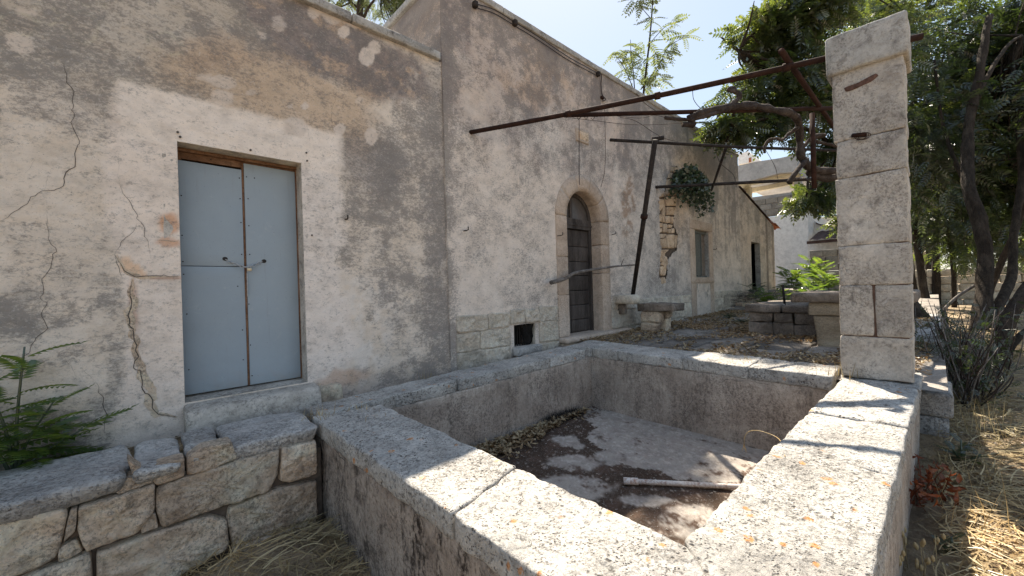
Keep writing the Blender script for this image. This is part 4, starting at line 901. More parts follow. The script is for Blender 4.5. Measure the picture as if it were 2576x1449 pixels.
S = [[(-260,1230),(0,1215),(290,1150),(300,1180),(285,1260),(250,1375),(110,1449),(-260,1520)], [(310,1155),(345,1150),(332,1260),(300,1290),(278,1310),(300,1200)], [(345,1150),(480,1108),(690,1040),(690,1165),(615,1260),(380,1345),(340,1260)],
 [(690,960),(822,925),(822,1010),(700,1055),(655,1015)], [(832,930),(900,880),(1030,850),(1060,925),(940,980),(832,1005)], [(695,1065),(835,1010),(1060,935),(1248,888),(1240,1000),(1200,1072),(720,1243),(690,1150)],
 [(1255,885),(1410,850),(1410,1000),(1290,1042),(1245,1030)], [(1020,1155),(1240,1065),(1412,1030),(1415,1190),(1130,1300),(1035,1320),(1010,1210)], [(425,1355),(700,1255),(930,1185),(1010,1205),(1022,1320),(900,1400),(700,1500),(430,1640)],
 [(255,1335),(338,1295),(368,1350),(255,1400)], [(-50,1560),(150,1440),(400,1352),(420,1640),(-50,1800)], [(630,1215),(690,1168),(706,1238),(625,1268)], [(505,1085),(570,1012),(625,1020),(690,1032),(520,1095)], [(1035,1325),(1412,1200),(1415,1420),(1040,1560)], [(560,930),(640,985),(690,960),(690,1020),(590,1010)]]
wf3 = wallframe(Yf+.03)
for i, p in enumerate(S):
    P = [z2(*q) for q in p]; big = max(q[0] for q in P)-min(q[0] for q in P)
    polystone('stone', P, wf3, MAT['pinkrock'], RW, depth=.1, bulge=.03 if big > .25 else .02, joint=.0, step=.02, rough=.03, seed=i*4.1, inset=.07)
x = -3.4
while x < -1.0:
    for z0, z1 in ((.32, .58), (-.02, .31)):
        w = .5; j = lambda: random.uniform(-.03, .03)
        polystone('stone', [(x+j(), z0+j()), (x+w+j(), z0+j()), (x+w+j(), z1+j()), (x+j(), z1+j())], wf3, MAT['pinkrock'], RW, depth=.1, bulge=.03, joint=.01, step=.06, rough=.02, seed=random.random()*90, inset=.08)
    x += .5

# ================================================================== PILLAR
PX = 4.62
PL = thing('stone_pillar', 'tall square pillar of stacked limestone blocks standing on the trough corner', 'pillar', (4.85, .38, zr(4.8)))
pz = lambda py: XP(2107, py, PX)[1]
zs = [zr(4.8)-.0, pz(843), pz(719), pz(621), pz(451), pz(359), pz(181)]
Y0, Y1 = .143, .6
for i, (a, b) in enumerate(zip(zs, zs[1:])):
    j = lambda s=.012: random.uniform(-s, s)
    if i == 1:
        ym = XP(2200, 780, PX)[0]
        for u, v, nm in ((Y0, ym-.006, 'block'), (ym+.007, Y1, 'block')):
            block(nm, C8(PX+j(.006), PX+.46, u, v, a+.004, b-.003), MAT['pillar'], PL, r=.012, amp=.015, cell=.035, freq=7)
    else:
        block('block', C8(PX+j(.008), PX+.46+j(), Y0+j(.01), Y1+j(.01), a+.002, b-.002), MAT['pillar'], PL, r=.01, amp=.015, cell=.035, freq=7)
block('mortar_core', C8(PX+.02, PX+.44, Y0+.02, Y1-.02, zs[0], zs[-1]), MAT['redmortar'], PL, r=.01, amp=.006, cell=.08)
czb = zs[-1]-.03; czt = XP(2083, 95, PX-.045)[1]
block('capital', C8(PX-.045, PX+.5, Y0-.032, Y1+.045, czb+.0, czt), MAT['coping'], PL, r=.02, amp=.012, cell=.035, freq=6)
def facepatch(name, poly, mat, h=.004):
    P = [XP(px, py, PX) for px, py in poly]; V, F = polystoneVF(P, lambda a, b, hh: (PX-hh, a, b), depth=.02, bulge=h, joint=.0, step=.02, rough=.004, seed=3); mk(name, V, F, mat, PL)
facepatch('rust_stain', [(2122, 222), (2160, 208), (2205, 184), (2212, 190), (2195, 205), (2150, 225), (2128, 232)], flat('rust_scab', (.11, .06, .045), .9, 0, 30, .5, .6), .012)
ky, kz = XP(2160, 342, PX)
mk('wire_wrap', *joinVF([tubeVF([(PX-.02, ky-.05, kz-.01), (PX-.035, ky, kz), (PX-.02, ky+.04, kz+.01)], .018, 7)]+[tubeVF([(PX-.03-.01*k, ky-.04+.01*k+.05*math.sin(a)*.8, kz-.02+.03*math.cos(a)) for a in np.linspace(0, 6, 14)], .0025, 4) for k in range(3)]), MAT['rust'], PL)

# ================================================================== PERGOLA of old pipes
ZP = CZ+.5*D
hz = lambda px, py, z=ZP: np.array([*HP(px, py, z), z])
w1 = np.array([YP(1180, 333)[0], D+.02, YP(1180, 333)[1]])
e1 = hz(2086, 141, 3.86); dirp = (e1-w1); far = w1+dirp*1.17
GP = 'pipes of the old pergola'
def pipe(name, pts, r, mat, lab, seg=10): return tube(name, pts, r, MAT[mat], seg=seg, wob=.0015, label=lab, cat='pole', group=GP)
pipe('pergola_pipe', [w1+(far-w1)*t+np.array([0, 0, -.035*math.sin(math.pi*t)]) for t in np.linspace(0, 1, 14)], .028, 'rust', 'thick rusty pipe running from the house wall through the capital of the pillar')
for t in (.3, .52, .78):
    p = w1+(far-w1)*t; p[2] -= .035*math.sin(math.pi*t); u = (far-w1)/np.linalg.norm(far-w1)
    tube('pipe_joint', [p-u*.03, p+u*.03], .039, MAT['rust'], seg=10, label=['coupling on the thick rusty pipe near the house wall', 'coupling halfway along the thick rusty pipe', 'coupling on the thick rusty pipe nearer the pillar'][int(t*3)] , cat='coupling')
B0 = hz(1965, 128, ZP+.03); B1 = hz(2105, 330, ZP+.03); B2 = B0+(B1-B0)*2.6
BY = (B0[1]+B1[1])/2
B0[1] = B1[1] = B2[1] = BY
pipe('pergola_beam', [B0, B1, B2], .027, 'rust', 'rusty beam crossing over the pipes behind the pillar')
def onbeam(p, q, over=1.06):
    t = (BY-p[1])/(q[1]-p[1]); return p+(q-p)*t*over
a2 = hz(1419, 290); b2 = onbeam(a2, hz(2065, 273)); pipe('pergola_pipe', [a2, (a2+b2)/2, b2], .028, 'rust', 'second rusty pipe carrying the gnarled vine', 8)
a3 = hz(1535, 352); b3 = onbeam(a3, hz(2105, 378), 1.03); pipe('pergola_pipe', [a3, (a3+b3)/2+np.array([0, 0, -.02]), b3], .024, 'iron', 'thin black pipe resting on top of the leaning post', 8)
a4 = np.array([YP(1648, 471)[0], D, YP(1648, 471)[1]]); b4 = onbeam(a4, hz(2060, 450, ZP-.05), 1.02); pipe('pergola_pipe', [a4, (a4+b4)/2, b4], .033, 'iron', 'lowest black pipe set in the wall beside the hanging caper bush', 8)
pa = hz(1826, 373, ZP+.04); pb = hz(1790, 478, ZP-.06); pipe('pergola_rod', [pa, pb], .024, 'iron', 'short black rod slanting between the two lower pipes', 8)
lp0 = np.array([*YP(1592, 742, D-.28)]); lp0 = np.array([lp0[0], D-.28, lp0[1]]); lp1 = hz(1648, 352)
LP = thing('leaning_post', 'black iron post leaning outward from a stone bracket on the wall', 'pole', tuple(lp0), group=GP)
mk('shaft', *tubeVF([lp0, lp0+(lp1-lp0)*.5, lp1], .04, 10), MAT['iron'], LP)
mk('cross_head', *tubeVF([hz(1640, 351, ZP+.04), hz(1669, 346, ZP+.06)], .035, 8), MAT['iron'], LP)
pm = lp0+(lp1-lp0)*.56; mk('collar', *tubeVF([pm, pm+(lp1-lp0)*.02], .06, 8), MAT['rust'], LP)
# corbel that carries the post
q = YP(1565, 752, D-.2); block('stone_bracket', C8(q[0]-.02, q[0]+.3, D-.42, D+.05, q[1]-.1, q[1]+.07), MAT['plinth'], HOUSE, r=.05, amp=.012, cell=.05)
block('bracket_foot', C8(q[0]+.12, q[0]+.24, D-.16, D, q[1]-.3, q[1]-.1), MAT['darkstone'], HOUSE, r=.03, amp=.012, cell=.05)
# upright rod hanging behind the pillar
u0 = hz(2043, 285); u1 = u0.copy(); u1[2] = u0[2]-.95; pipe('hanging_rod', [u0, u1], .028, 'rust', 'rusty upright rod hanging from the pergola inside the vine loop', 8)

# vine: a dead gnarled trunk lying along the second pipe and looping back behind the pillar
def tp(px, py, t): return np.array(TP(px, py, t))
along = lambda px, dz=0: (lambda s: a2+(b2-a2)*s+np.array([0, 0, dz]))(np.clip(((px-1419)/(2065-1419))*.75, 0, 1))
t_of = lambda p: float((p[0]*AY+p[1]*AX))
def vpt(px, py, t=None):
    if t is None:
        s = np.interp(px, [1419, 2065], [t_of(a2), t_of(b2)]); t = s-.04
    return tp(px, py, t)
VN = thing('vine', 'thick dead grapevine twisting along the pergola pipe and looping down behind the pillar', 'vine', tuple(vpt(2100, 430, 5.6)))
def vtube(name, pts, r0, r1, seg=8):
    P = smooth_path(pts, 7); V, F = tubeVF(P, np.linspace(r0, r1, len(P))*(1+.12*np.sin(np.arange(len(P))*.9)), seg)
    q = V*16; V = V+.04*np.stack([fbm(q[:,0]*1.3+9*i, q[:,1]*1.3+4*i, q[:,2]*1.3+i, 4)-.5 for i in range(3)], 1); mk(name, V, F, MAT['vine'], VN)
vtube('trunk', [vpt(2150, 418, 5.5), vpt(2090, 430, 5.4), vpt(2045, 425, 5.35), vpt(2015, 395, 5.3), vpt(2012, 350, 5.3), vpt(2008, 305, 5.2), vpt(1985, 285), vpt(1940, 275), vpt(1890, 265), vpt(1840, 268), vpt(1780, 280), vpt(1730, 296)], .052, .036)
vtube('branch', [vpt(2150, 440, 5.5), vpt(2080, 447, 5.45), vpt(2040, 437, 5.4), vpt(2035, 420, 5.4)], .06, .03)
vtube('branch', [vpt(2150, 428, 5.6), vpt(2090, 452, 5.5), vpt(2050, 448, 5.5)], .04, .02)
vtube('branch', [vpt(1900, 268), vpt(1840, 272), vpt(1790, 287), vpt(1735, 300), vpt(1672, 297)], .04, .018, 7)
vtube('branch', [vpt(1750, 290), vpt(1738, 300), vpt(1745, 313), vpt(1718, 314)], .04, .03, 7)
vtube('knot', [vpt(1838, 268), vpt(1858, 245), vpt(1852, 232), vpt(1835, 228), vpt(1842, 222), vpt(1856, 232)], .035, .02, 7)
vtube('dead_shoot', [vpt(1855, 250), vpt(1835, 262), vpt(1818, 278), vpt(1803, 300)], .02, .008, 6)
vtube('branch', [vpt(2010, 320, 5.2), vpt(1985, 335, 5.2), vpt(1970, 350, 5.15), vpt(1940, 350, 5.1), vpt(1925, 365, 5.1), vpt(1922, 385, 5.1)], .022, .014, 6)
vtube('branch', [vpt(2015, 375, 5.3), vpt(2045, 345, 5.3), vpt(2075, 340, 5.4), vpt(2045, 352, 5.4), vpt(2110, 370, 5.5)], .03, .02, 6)
vtube('branch', [vpt(2030, 400, 5.3), vpt(2002, 432, 5.2), vpt(1985, 460, 5.2)], .03, .035, 6); vtube('branch', [vpt(1990, 452, 5.2), vpt(2020, 450, 5.3), vpt(2040, 462, 5.3)], .018, .01, 6)
# tie wires
WR = 'tangled wires on the pergola'
def pw(pts, lab, r=.004): wire('tie_wire', [vpt(px, py, t) for px, py, t in pts], lab, r, group=WR)
T1 = t_of(a2)
pw([(1440, 297, T1), (1500, 304, T1+.3), (1580, 313, T1+.6), (1660, 313, T1+.8), (1740, 308, 5.6)], 'thin wire sagging below the second pergola pipe')
pw([(1560, 295, T1+.3), (1600, 305, T1+.5), (1665, 345, T1+1), (1720, 360, T1+1.3), (1790, 375, 6.2)], 'wire drooping from the vine pipe to the black pipe')
pw([(1600, 235, 5.0), (1625, 262, 5.2), (1660, 285, 5.3)], 'wire slanting down from the thick rusty pipe')
pw([(1742, 222, 5.0), (1745, 250, 5.1), (1760, 270, 5.2), (1772, 275, 5.3)], 'curled wire end under the thick rusty pipe')
pw([(1800, 375, 6.2), (1812, 410, 6.6), (1845, 440, 7), (1852, 470, 7.4)], 'crooked wire running down to the lowest pipe')
pw([(1925, 375, 6.8), (1950, 420, 7), (1960, 455, 7.3), (1985, 455, 7.4), (2000, 450, 7.5)], 'wavy wire hooked over the lowest pipe')
pw([(1460, 292, T1), (1530, 290, T1+.3), (1610, 297, T1+.5), (1650, 290, 5.5), (1700, 305, 5.6)], 'wire twisted along the top of the second pipe')
V, F = joinVF([tubeVF(smooth_path([vpt(1450+k*9, 291+6*math.sin(k*2), T1+.03*k), vpt(1456+k*9, 297+4*math.cos(k*3), T1+.03*k), vpt(1462+k*9, 290, T1+.03*k)], 4), .004, 4) for k in range(6)])
mk('wire_binding', V, F, MAT['wire'], None, label='rusty wire binding where the second pipe meets the thick one', cat='wire', group=WR)

# dead branch leaning across the arched door on the hooks
BRN = thing('dead_branch', 'grey dead branch resting across the arched door on wall hooks', 'branch', (5.6, D-.2, 1.7))
bp = [YP(px, py, D-.16) for px, py in ((1387, 711), (1420, 701), (1440, 688), (1470, 681), (1510, 675), (1545, 670), (1590, 667))]
V, F = tubeVF(smooth_path([(x, D-.15-.02*i, z) for i, (x, z) in enumerate(bp)], 5), np.linspace(.034, .013, 31), 8); mk('limb', V, F, MAT['stick'], BRN)
x, z = YP(1562, 669, D-.25); x2, z_ = YP(1570, 650, D-.3); mk('twig', *tubeVF([(x, D-.25, z), ((x+x2)/2, D-.27, (z+z_)/2), (x2, D-.3, z_)], [.01, .008, .005], 6), MAT['stick'], BRN)
x, z = YP(1447, 690, D-.17); x2, z_ = YP(1420, 704, D-.2); mk('twig', *tubeVF([(x, D-.17, z+.03), (x2, D-.2, z_+.04)], [.012, .006], 6), MAT['stick'], BRN)

# ================================================================== TERRACE STONE FURNITURE
zt_ = lambda x, y=3: float(terz(np.array(x), np.array(y)))+.03
BN = thing('stone_bench', 'small stone bench of a thick slab on two rough blocks against the farmhouse wall', 'bench', (7.6, 3.75, zt_(7.6)))
XS = 6.9; f = lambda px, py, X=XS: XP(px, py, X)
yA_, zT = f(1601, 764); yB_, _q = f(1692, 764); zB_ = f(1640, 783)[1]; zb = zt_(7.0)-.01
block('seat_slab', C8(XS, XS+.5, yB_, yA_, zB_, zT), MAT['darkstone'], BN, r=.02, amp=.022, cell=.03)
yl, yr = f(1608, 800)[0], f(1657, 800)[0]; zm = f(1630, 812)[1]
block('leg_stone', [(XS+.02, yr+.1, zb), (XS+.22, yr+.1, zb), (XS+.22, yl, zb), (XS+.02, yl, zb), (XS+.01, yr+.01, zm), (XS+.22, yr+.01, zm), (XS+.22, yl, zm), (XS+.01, yl, zm)], MAT['pinkrock'], BN, r=.04, amp=.026, cell=.03)
block('leg_stone', C8(XS+.015, XS+.22, yr, yl-.01, zm+.005, zB_-.008), MAT['pinkrock'], BN, r=.025, amp=.026, cell=.03)
X2 = XS+.3; yl, yr = f(1640, 800, X2)[0], f(1676, 800, X2)[0]; zm = f(1664, 800, X2)[1]
block('leg_stone', C8(X2, X2+.2, yr, yl, zb, zm), MAT['pinkrock'], BN, r=.02, amp=.026, cell=.03); block('leg_stone', C8(X2, X2+.2, yr-.03, yl, zm+.006, zB_-.008), MAT['pinkrock'], BN, r=.02, amp=.026, cell=.03)

SB = thing('stone_washbasin', 'low block of dark cracked masonry with two flat slabs on top, on the terrace', 'basin', (7.9, 1.8, zt_(7.9)))
XB = 7.45; f = lambda px, py: XP(px, py, XB); yl = f(1884, 820)[0]; yr = f(2058, 820)[0]; zt = f(1884, 785)[1]; gb = zt_(7.5, 1.5)-.02
zc = [(yl, yl-.34), (yl-.35, yl-.62), (yl-.63, yr-.2)]
for y1, y0 in zc:
    zmid = gb+(zt-gb)*random.uniform(.45, .65)
    block('masonry_stone', C8(XB, XB+1.1, y0, y1, gb, zmid-.006), MAT['darkstone'], SB, r=.012, amp=.024, cell=.045); block('masonry_stone', C8(XB, XB+1.1, y0+.01, y1-.01, zmid, zt-.005), MAT['darkstone'], SB, r=.012, amp=.024, cell=.045)
ys1 = f(1964, 780)[0]
block('top_slab', C8(XB-.06, XB+1.6, ys1, yl+.04, zt, zt+.13), MAT['darkstone'], SB, r=.025, amp=.014, cell=.06); block('top_slab', C8(XB-.03, XB+1.3, yr-.2, ys1-.012, zt, zt+.11), MAT['darkstone'], SB, r=.025, amp=.014, cell=.06)
yb = f(1958, 765)[0]; pbz = XP(1958, 716, XB+.3)[1]
tube('iron_bar', [(XB+.3, yb-.02, zt+.1), (XB+.3, yb, pbz)], .018, MAT['iron'], seg=6, label='thin dark iron bar standing upright on the low masonry block', cat='bar')
TB = thing('stone_table', 'yellowish stone pedestal carrying a thick overhanging slab just behind the pillar', 'table', (6.8, .9, zt_(6.8)))
XT = 6.55; f = lambda px, py: XP(px, py, XT); yl2 = f(2047, 860)[0]; zz1 = f(2057, 795)[1]; zz2 = f(2045, 761)[1]; gz = zt_(6.6, 1)-.02
block('pedestal', [(XT+.02, .3, gz), (XT+.9, .3, gz), (XT+.9, yl2-.04, gz), (XT+.02, yl2-.04, gz), (XT, .3, zz1), (XT+.9, .3, zz1), (XT+.9, yl2, zz1), (XT, yl2, zz1)], MAT['yellowstone'], TB, r=.02, amp=.01, cell=.05)
block('pedestal_block', C8(XT-.02, XT+.95, .28, yl2+.05, zz1+.006, zz2), MAT['yellowstone'], TB, r=.02, amp=.01, cell=.05)
yl3 = f(1992, 750)[0]; block('table_slab', C8(XT-.1, XT+1.15, .15, yl3, zz2+.004, zz2+.13), MAT['darkstone'], TB, r=.025, amp=.012, cell=.05)

# retaining wall of the terrace, right of the pillar
RT = thing('retaining_wall', 'weathered stone edge of the terrace running back behind the pillar', 'wall', (7, .05, .4))
x = 5.18
while x < 12:
    w = random.uniform(.45, .8); top = .70 if x < 7.2 else .93
    for z0, z1 in ((.1, top-.22), (top-.215, top)): block('stone', C8(x+.006, x+w-.006, -.07+random.uniform(-.03, .02), .32, z0, z1), MAT['caprock'], RT, r=.03, amp=.02, cell=.08)
    x += w

# flat slab and boards on the yard
a = [HP(*p, .27) for p in ((2372, 1035), (2450, 1078), (2480, 1040), (2400, 1010))]
a = [(4.55, -.42), (4.5, -.75), (5.25, -.98), (5.35, -.6)] if False else a
block('stone_slab', [(x, y, .2) for x, y in a]+[(x, y, .29) for x, y in a], MAT['caprock'], None, r=.015, amp=.008, cell=.05, label='flat grey stone slab lying in the straw right of the trough', cat='slab')
def board(name, p, w, z, lab, mat='pillar', th=.03, cat='board'):
    (x0, y0), (x1, y1) = HP(*p[0], z), HP(*p[1], z); d = np.array([x1-x0, y1-y0]); d /= np.linalg.norm(d); n_ = np.array([-d[1], d[0]])*w/2
    c = [(x0-n_[0], y0-n_[1]), (x1-n_[0], y1-n_[1]), (x1+n_[0], y1+n_[1]), (x0+n_[0], y0+n_[1])]
    block(name, [(x, y, z-th) for x, y in c]+[(x, y, z) for x, y in c], MAT[mat], None, r=.006, amp=.004, cell=.08, label=lab, cat=cat)
board('pale_board', [(2458, 1062), (2620, 1130)], .1, .32, 'pale weathered board lying at the right edge beyond the slab', 'pillar'); board('pale_board', [(2500, 1085), (2640, 1160)], .06, .3, 'narrow pale lath beside the weathered board', 'pillar')
for i, (p, l) in enumerate([([(2290, 1310), (2500, 1460)], 'dark old plank half buried in straw nearest the trough wall'), ([(2350, 1300), (2560, 1440)], 'dark old plank half buried in straw, right one of the pair')]):
    board('old_plank', p, .2, .235+.004*i, l, 'oldwood')

# ================================================================== SCATTER: straw, leaves
def leavesVF(base, size, flat_=.5, rr=rs):
    b = np.asarray(base); m = len(b); az = rr.uniform(0, 2*math.pi, m); L = size*rr.uniform(.5, 1.2, m); W = L*rr.uniform(.28, .5, m)
    tx_ = rr.normal(0, flat_*.5, m); ty_ = rr.normal(0, flat_*.5, m)
    d = np.stack([np.cos(az)*np.cos(tx_), np.sin(az)*np.cos(tx_), np.sin(tx_)], 1); s = np.stack([-np.sin(az)*np.cos(ty_), np.cos(az)*np.cos(ty_), np.sin(ty_)], 1)
    up = np.cross(d, s); L = L[:, None]; W = W[:, None]; cu = rr.uniform(.05, .4, m)[:, None]
    P = [b-d*L/2+up*L*cu*.5, b-s*W/2-d*L*.1, b-d*L*.05-up*W*.25, b+s*W/2-d*L*.1, b+d*L*.25-s*W*.35+up*L*cu*.1, b+d*L*.25+s*W*.35+up*L*cu*.1, b+d*L/2+up*L*cu*.6]
    V = np.stack(P, 1).reshape(-1, 3); V[:, 2] += size*.12; i = np.arange(m)[:, None]*7
    F = np.concatenate([i+np.array(q) for q in ((0, 1, 2, 2), (0, 2, 3, 3), (1, 4, 2, 2), (2, 5, 3, 3), (4, 6, 2, 2), (2, 6, 5, 5))])
    return V, [tuple(q[:3]) for q in F.tolist()]
def clump(x, y, th=.45, s=1.3, seed=0): n = fbm(x*s+seed, y*s, seed, 4, .6); return n > th
n = 22000; X = rs.uniform(5.2, 12, n); Y = rs.uniform(.05, 4.1, n)
m_ = fbm(X*1.1, Y*2.2, 3, 4, .6)+.13*sst(2.6, 4.1, Y)+.08*sst(2, .2, Y)*sst(9, 6, X); k = rs.uniform(.42, .64, n) < m_; X, Y = X[k], Y[k]
V, F = leavesVF(np.stack([X, Y, terz(X, Y)+.045+rs.uniform(0, .02, len(X))], 1), .075)
mk('leaf_litter', V, F, MAT['deadleaf'], None, False, kind='stuff', label='dry fallen leaves drifted over the terrace paving', cat='leaves')
n = 2600; X = rs.uniform(1.6, 4.4, n); Y = 3.42-np.abs(rs.normal(0, .18, n)); k = (Y > 3.42-(.12+.42*np.exp(-((X-2.6)/.75)**2))-.05) & (Y < 3.40-(X-1.65)*.03) | (rs.rand(n) < .03); X, Y = X[k], np.minimum(Y[k], 3.38)
V, F = leavesVF(np.stack([X, Y, .045+rs.uniform(0, .05, len(X))], 1), .085)
mk('leaf_litter', V, F, MAT['deadleaf'], None, False, kind='stuff', label='heap of dry leaves along the left wall inside the trough', cat='leaves')
n = 420; X = rs.uniform(2.3, 4.5, n); Y = rs.uniform(.8, 3.3, n)
V, F = leavesVF(np.stack([X, Y, np.full(n, .036)], 1), .022, .2); mk('pebbles', V, F, MAT['pillar'], None, False, kind='stuff', label='small pale chips scattered on the trough floor', cat='gravel')
def strawVF(X, Y, Z, L=.22, w=.006, flat_=.25, rr=rs):
    m = len(X); az = rr.uniform(0, 2*math.pi, m); el = np.abs(rr.normal(0, flat_, m)); l = L*rr.uniform(.4, 1.2, m); b = np.stack([X, Y, Z], 1)
    d = np.stack([np.cos(az)*np.cos(el), np.sin(az)*np.cos(el), np.sin(el)], 1); bend = rr.normal(0, .25, m)[:, None]; sd = np.stack([-np.sin(az), np.cos(az), az*0], 1); up = np.cross(d, sd)
    wv = (w*rr.uniform(.5, 1.5, m))[:, None]; P = []
    for t in (0, .33, .66, 1):
        p = b+d*(l*t)[:, None]+sd*bend*(l*t*t)[:, None]; p[:, 2] -= (.5*l*t*t*np.sin(el)); ww = wv*(1-.6*t); P += [p-sd*ww/2+up*0, p+sd*ww/2+up*ww*.4]
    V = np.stack(P, 1).reshape(-1, 3); i = np.arange(m)[:, None]*8
    return V, np.concatenate([i+np.array([2*k, 2*k+1, 2*k+3, 2*k+2]) for k in range(3)]).reshape(-1, 4)
n = 5200; X = rs.uniform(-.9, 1.0, n); Y = rs.uniform(.9, 3.25, n); dn = np.exp(-((Y-3.1)/.8)**2)*.9+.25; k = rs.rand(n) < dn; X, Y = X[k], Y[k]
pile = .16*np.exp(-((X-.55)/.45)**2-((Y-2.95)/.35)**2)
V, F = strawVF(X, Y, .01+rs.uniform(0, 1, len(X))*(pile+.03), .24, .0065, .3); mk('straw', V, F, MAT['straw'], None, True, kind='stuff', label='heap of dry straw in the corner between rubble wall and trough', cat='straw')
grid_sheet('straw_mound', np.arange(-.6, 1.03, .07), np.arange(2.2, 3.3, .07), lambda x, y: .12*np.exp(-((x-.6)/.5)**2-((y-3.0)/.4)**2)-.02, MAT['soil'], 'structure', .05, 5)
n = 30000; X = 1.2+rs.rand(n)**1.3*11; Y = .02-rs.rand(n)**1.2*6.5*(X/9+.15); k = clump(X, Y, .4, 1.1, 5) | (rs.rand(n) < .4); X, Y = X[k], Y[k]
V, F = strawVF(X, Y, zg(X, Y)+.02+rs.uniform(0, .03, len(X)), .24, .007, .22); mk('straw', V, F, MAT['straw'], None, True, kind='stuff', label='dry straw strewn over the yard right of the trough', cat='straw')
n = 1400; X = rs.uniform(1.8, 7, n); Y = rs.uniform(-1.8, .0, n)
V, F = leavesVF(np.stack([X, Y, zg(X, Y)+.03], 1), .07); mk('leaf_litter', V, F, MAT['deadleaf'], None, False, kind='stuff', label='scattered dead leaves on the straw right of the trough', cat='leaves')
n = 1600; X = rs.uniform(1.6, 8, n); Y = rs.uniform(-2.2, .0, n)
V, F = leavesVF(np.stack([X, Y, zg(X, Y)+.022], 1), .03, .6); mk('pebbles', V, F, MAT['pillar'], None, False, kind='stuff', label='small pale stones and chips in the straw of the yard', cat='gravel')
n = 1500; X = rs.uniform(-4, 4.8, n); Y = rs.uniform(3.88, 4.18, n)
V, F = strawVF(X, Y, np.full(n, .64), .12, .005, .3); mk('straw', V, F, MAT['straw'], None, True, kind='stuff', label='straw bits on the narrow strip at the foot of the house', cat='straw')
n = 700; X = rs.uniform(-1.5, 4.8, n); Y = rs.uniform(3.9, 4.18, n)
V, F = leavesVF(np.stack([X, Y, np.full(n, .65)], 1), .05); mk('leaf_litter', V, F, MAT['deadleaf'], None, False, kind='stuff', label='crumbs of leaf and plaster at the foot of the house wall', cat='leaves')
# tall dry stems: by the pillar foot, near the trough rim, over the bristly corner
def stemclump(px, py, z, n, h, lab, spread=.4, w=.005, mat='straw', R=.06, name='dry_grass'):
    x, y = HP(px, py, z); b = np.stack([x+rs.normal(0, R, n), y+rs.normal(0, R, n), np.full(n, z)], 1); V, F = bladesVF(n, b, h, w, spread, .5)
    mk(name, V, F, MAT[mat], None, True, label=lab, cat='grass')
stemclump(797, 1052, .76, 40, .12, 'rusty dry grass tuft where the rubble wall meets the trough rim', .8)
stemclump(896, 1030, .77, 26, .07, 'tiny dry tuft growing in a joint of the left trough rim', .9); stemclump(1072, 952, .78, 14, .12, 'short dry grass stalks at the back edge of the left rim', .3, .005)
stemclump(941, 1052, .76, 16, .06, 'tiny dry tuft on top of the near rim stone', 1.0); stemclump(2117, 948, .87, 16, .16, 'dry stalks standing at the foot of the pillar', .25, .008)
stemclump(1880, 912, .86, 22, .12, 'dry twigs leaning over the back rim', 1.0)
x, y = HP(1975, 1148, zr(2.6)); g0 = np.array([x, y, zr(x)]); e = [g0, tp(1960, 1105, 2.5), tp(1915, 1085, 2.62), tp(1885, 1085, 2.7), tp(1873, 1100, 2.72), tp(1872, 1118, 2.72)]
GR_ = thing('grass_stalk', 'single dry grass stalk arching over the right rim of the trough', 'grass', tuple(g0))
mk('stem', *tubeVF(smooth_path(e, 6), np.linspace(.0028, .0018, 31), 5), MAT['straw'], GR_)
b = np.repeat([e[-1]], 9, 0); V, F = bladesVF(9, b+np.array([0, 0, 0]), .06, .006, .5); V[:, 2] = 2*e[-1][2]-V[:, 2]; mk('seed_head', V, F, MAT['straw'], GR_)

# ================================================================== FOLIAGE
def frond(pairs=7, L=1.0, lw=.30, lwid=.085, droop=.25, ang=62, fold=.15):
    V = []; F = []
    def z(x): return -droop*x*x
    n = pairs+1
    for k in range(n+1):
        x = L*k/(n); w = .006*(1-.6*k/n); V += [(x, -w, z(x)), (x, w, z(x))]
        if k: a = 2*(k-1); F.append((a, a+1, a+3, a+2))
    for k in range(1, n+1):
        x = L*(k-.2)/n; t = x/L; l = lw*(.65+.5*math.sin(math.pi*min(1, t*.8+.15))); a = math.radians(ang)
        for s in ((1, -1) if k < n else (0,)):
            if s == 0: dx, dy = 1, 0
            else: dx, dy = math.cos(a), s*math.sin(a)
            b = len(V); px, py = -dy, dx
            V += [(x, 0, z(x)), (x+dx*l*.4+px*lwid/2, dy*l*.4+py*lwid/2, z(x)-l*.05+fold*lwid), (x+dx*l, dy*l, z(x)-l*.22), (x+dx*l*.4-px*lwid/2, dy*l*.4-py*lwid/2, z(x)-l*.05+fold*lwid)]
            F.append((b, b+1, b+2, b+3))
    return np.array(V), np.array(F)
FR_BIG = frond(9, 1, .27, .1, .28, 62); FR_TREE = frond(6, 1, .28, .13, .35, 60); FR_DROOP = frond(5, 1, .45, .06, .5, 25)
def inst(tpl, P, Dv, size, roll=.5, rr=rs, up=(0, 0, 1)):
    V0, F0 = tpl; N = len(P); d = Dv/np.linalg.norm(Dv, axis=1, keepdims=True)
    u = np.array(up, float)+rr.normal(0, roll, (N, 3)); s = np.cross(u, d); s /= np.maximum(np.linalg.norm(s, axis=1, keepdims=True), 1e-6); u = np.cross(d, s)
    sz = size*rr.uniform(.7, 1.25, N)
    M = np.stack([d, s, u], 2)*sz[:, None, None]
    V = np.einsum('nij,kj->nki', M, V0)+P[:, None, :]
    F = F0[None]+(np.arange(N)*len(V0))[:, None, None]
    return V.reshape(-1, 3), F.reshape(-1, F0.shape[1])
